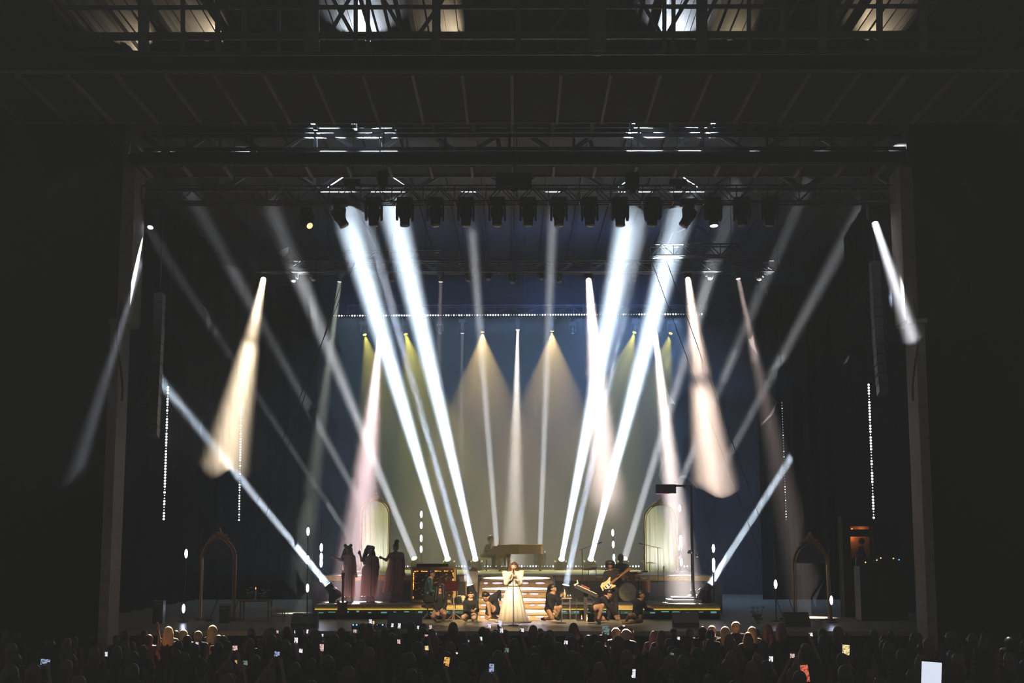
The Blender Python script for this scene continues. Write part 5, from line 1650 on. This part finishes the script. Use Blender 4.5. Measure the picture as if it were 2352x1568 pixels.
foh((.4, 23.0, 13.2), P(1179, 1368, 39), (1.0, .84, .60), 8, 4.2, 'front spotlight trained on the lead singer')
foh((-3.5, 23.2, 13.2), P(1120, 1390, 41), (1.0, .72, .42), 88, 12, 'front spotlight with an amber wash on the dancers near the stairs')
foh((3.8, 23.2, 13.2), P(1320, 1390, 41), (1.0, .72, .42), 88, 12, 'front spotlight with an amber wash on the dancers near the synthesizer')

ft = truss('front-of-house lattice truss over the audience', -6, 6, 23.1, 13.9, 14.3, .4, 1.0)

# ------------------------------------------------------------------ haze
random.seed(21)


def cloud(name, lo, hi, dens, label, wave=.35, n=14, skip=()):
    """a box of haze whose faces billow; skip: axis ends kept flat, e.g. '-z'"""
    lo = V(lo); hi = V(hi)
    import bmesh
    bm = bmesh.new()
    bmesh.ops.create_cube(bm, size=1)
    bmesh.ops.subdivide_edges(bm, edges=bm.edges[:], cuts=n, use_grid_fill=True)
    ph = [random.uniform(0, 6) for _ in range(9)]
    for v in bm.verts:
        p = V((lo.x + (v.co.x + .5) * (hi.x - lo.x), lo.y + (v.co.y + .5) * (hi.y - lo.y), lo.z + (v.co.z + .5) * (hi.z - lo.z)))
        d = V((math.sin(p.z * 1.9 + p.y * 1.1 + ph[0]) + .6 * math.sin(p.z * 4.3 + ph[1]), math.sin(p.x * 1.3 + p.z * 1.5 + ph[2]) + .5 * math.sin(p.z * 3.7 + ph[3]), math.sin(p.x * 2.1 + p.y * 1.7 + ph[4]) + .6 * math.sin(p.x * 5.2 + ph[5]))) * wave
        for i in range(3):
            if abs(v.co[i]) > .49:
                key = ('-' if v.co[i] < 0 else '+') + 'xyz'[i]
                if key not in skip: p[i] += d[i]
        v.co = p
    me = bpy.data.meshes.new(name); bm.to_mesh(me); bm.free()
    me.materials.append(haze_mat(name, dens))
    o = bpy.data.objects.new(name, me)
    link(o)
    tag(o, label, 'haze', None, 'stuff')
    return o


cloud('stage_haze', (-7.0, 41.2, .03), (6.2, 60.0, 12.4), .024, 'haze over the middle of the stage', .25, 16, ('-z', '+y'))
cloud('stage_haze', (-9.7, 36.9, 4.3), (-6.9, 42.4, 11.0), .05, 'bank of haze around the cream beam', .25, 18)
cloud('stage_haze', (-9.9, 42.3, 6.4), (-6.9, 45.8, 11.2), .018, 'bank of haze below the light with the cream beam', .15, 12)
cloud('stage_haze', (-11.7, 43.0, 1.0), (-6.8, 56, 13.4), .012, 'thin haze behind the cream beam', .3, 12)
cloud('stage_haze', (4.3, 36.9, 3.8), (7.2, 40.8, 10.5), .055, 'bank of haze around the peach beam', .25, 18)
cloud('stage_haze', (6.0, 41.0, 7.9), (10.6, 56, 13.4), .014, 'thin haze high above the dark arch near the lamp post', .25, 14)
cloud('stage_haze', (6.0, 41.2, .05), (8.9, 50, 8.6), .012, 'thin haze low beside the lamp post', .2, 14, ('-z',))
cloud('stage_haze', (1.9, 36.9, 2.7), (3.9, 41.1, 8.6), .02, 'bank of haze around the narrow pinkish beam', .15, 14)
cloud('stage_haze', (8.8, 33.6, 7.3), (11.2, 36.5, 11.3), .045, 'smoke around the side beam near the orange alcove', .2, 16)
cloud('stage_haze', (-13, 31.2, 3.6), (-9.2, 35.8, 11.3), .020, 'thin smoke around the side beam near the raised red arm', .4, 14)
cloud('black_lift_haze', (-30, -9, -1.2), (30, 20.4, 14.2), .023, 'faint haze added over the audience to lift the blacks', 0, 1)  # haze box added around the camera, a veil that lifts dark tones evenly
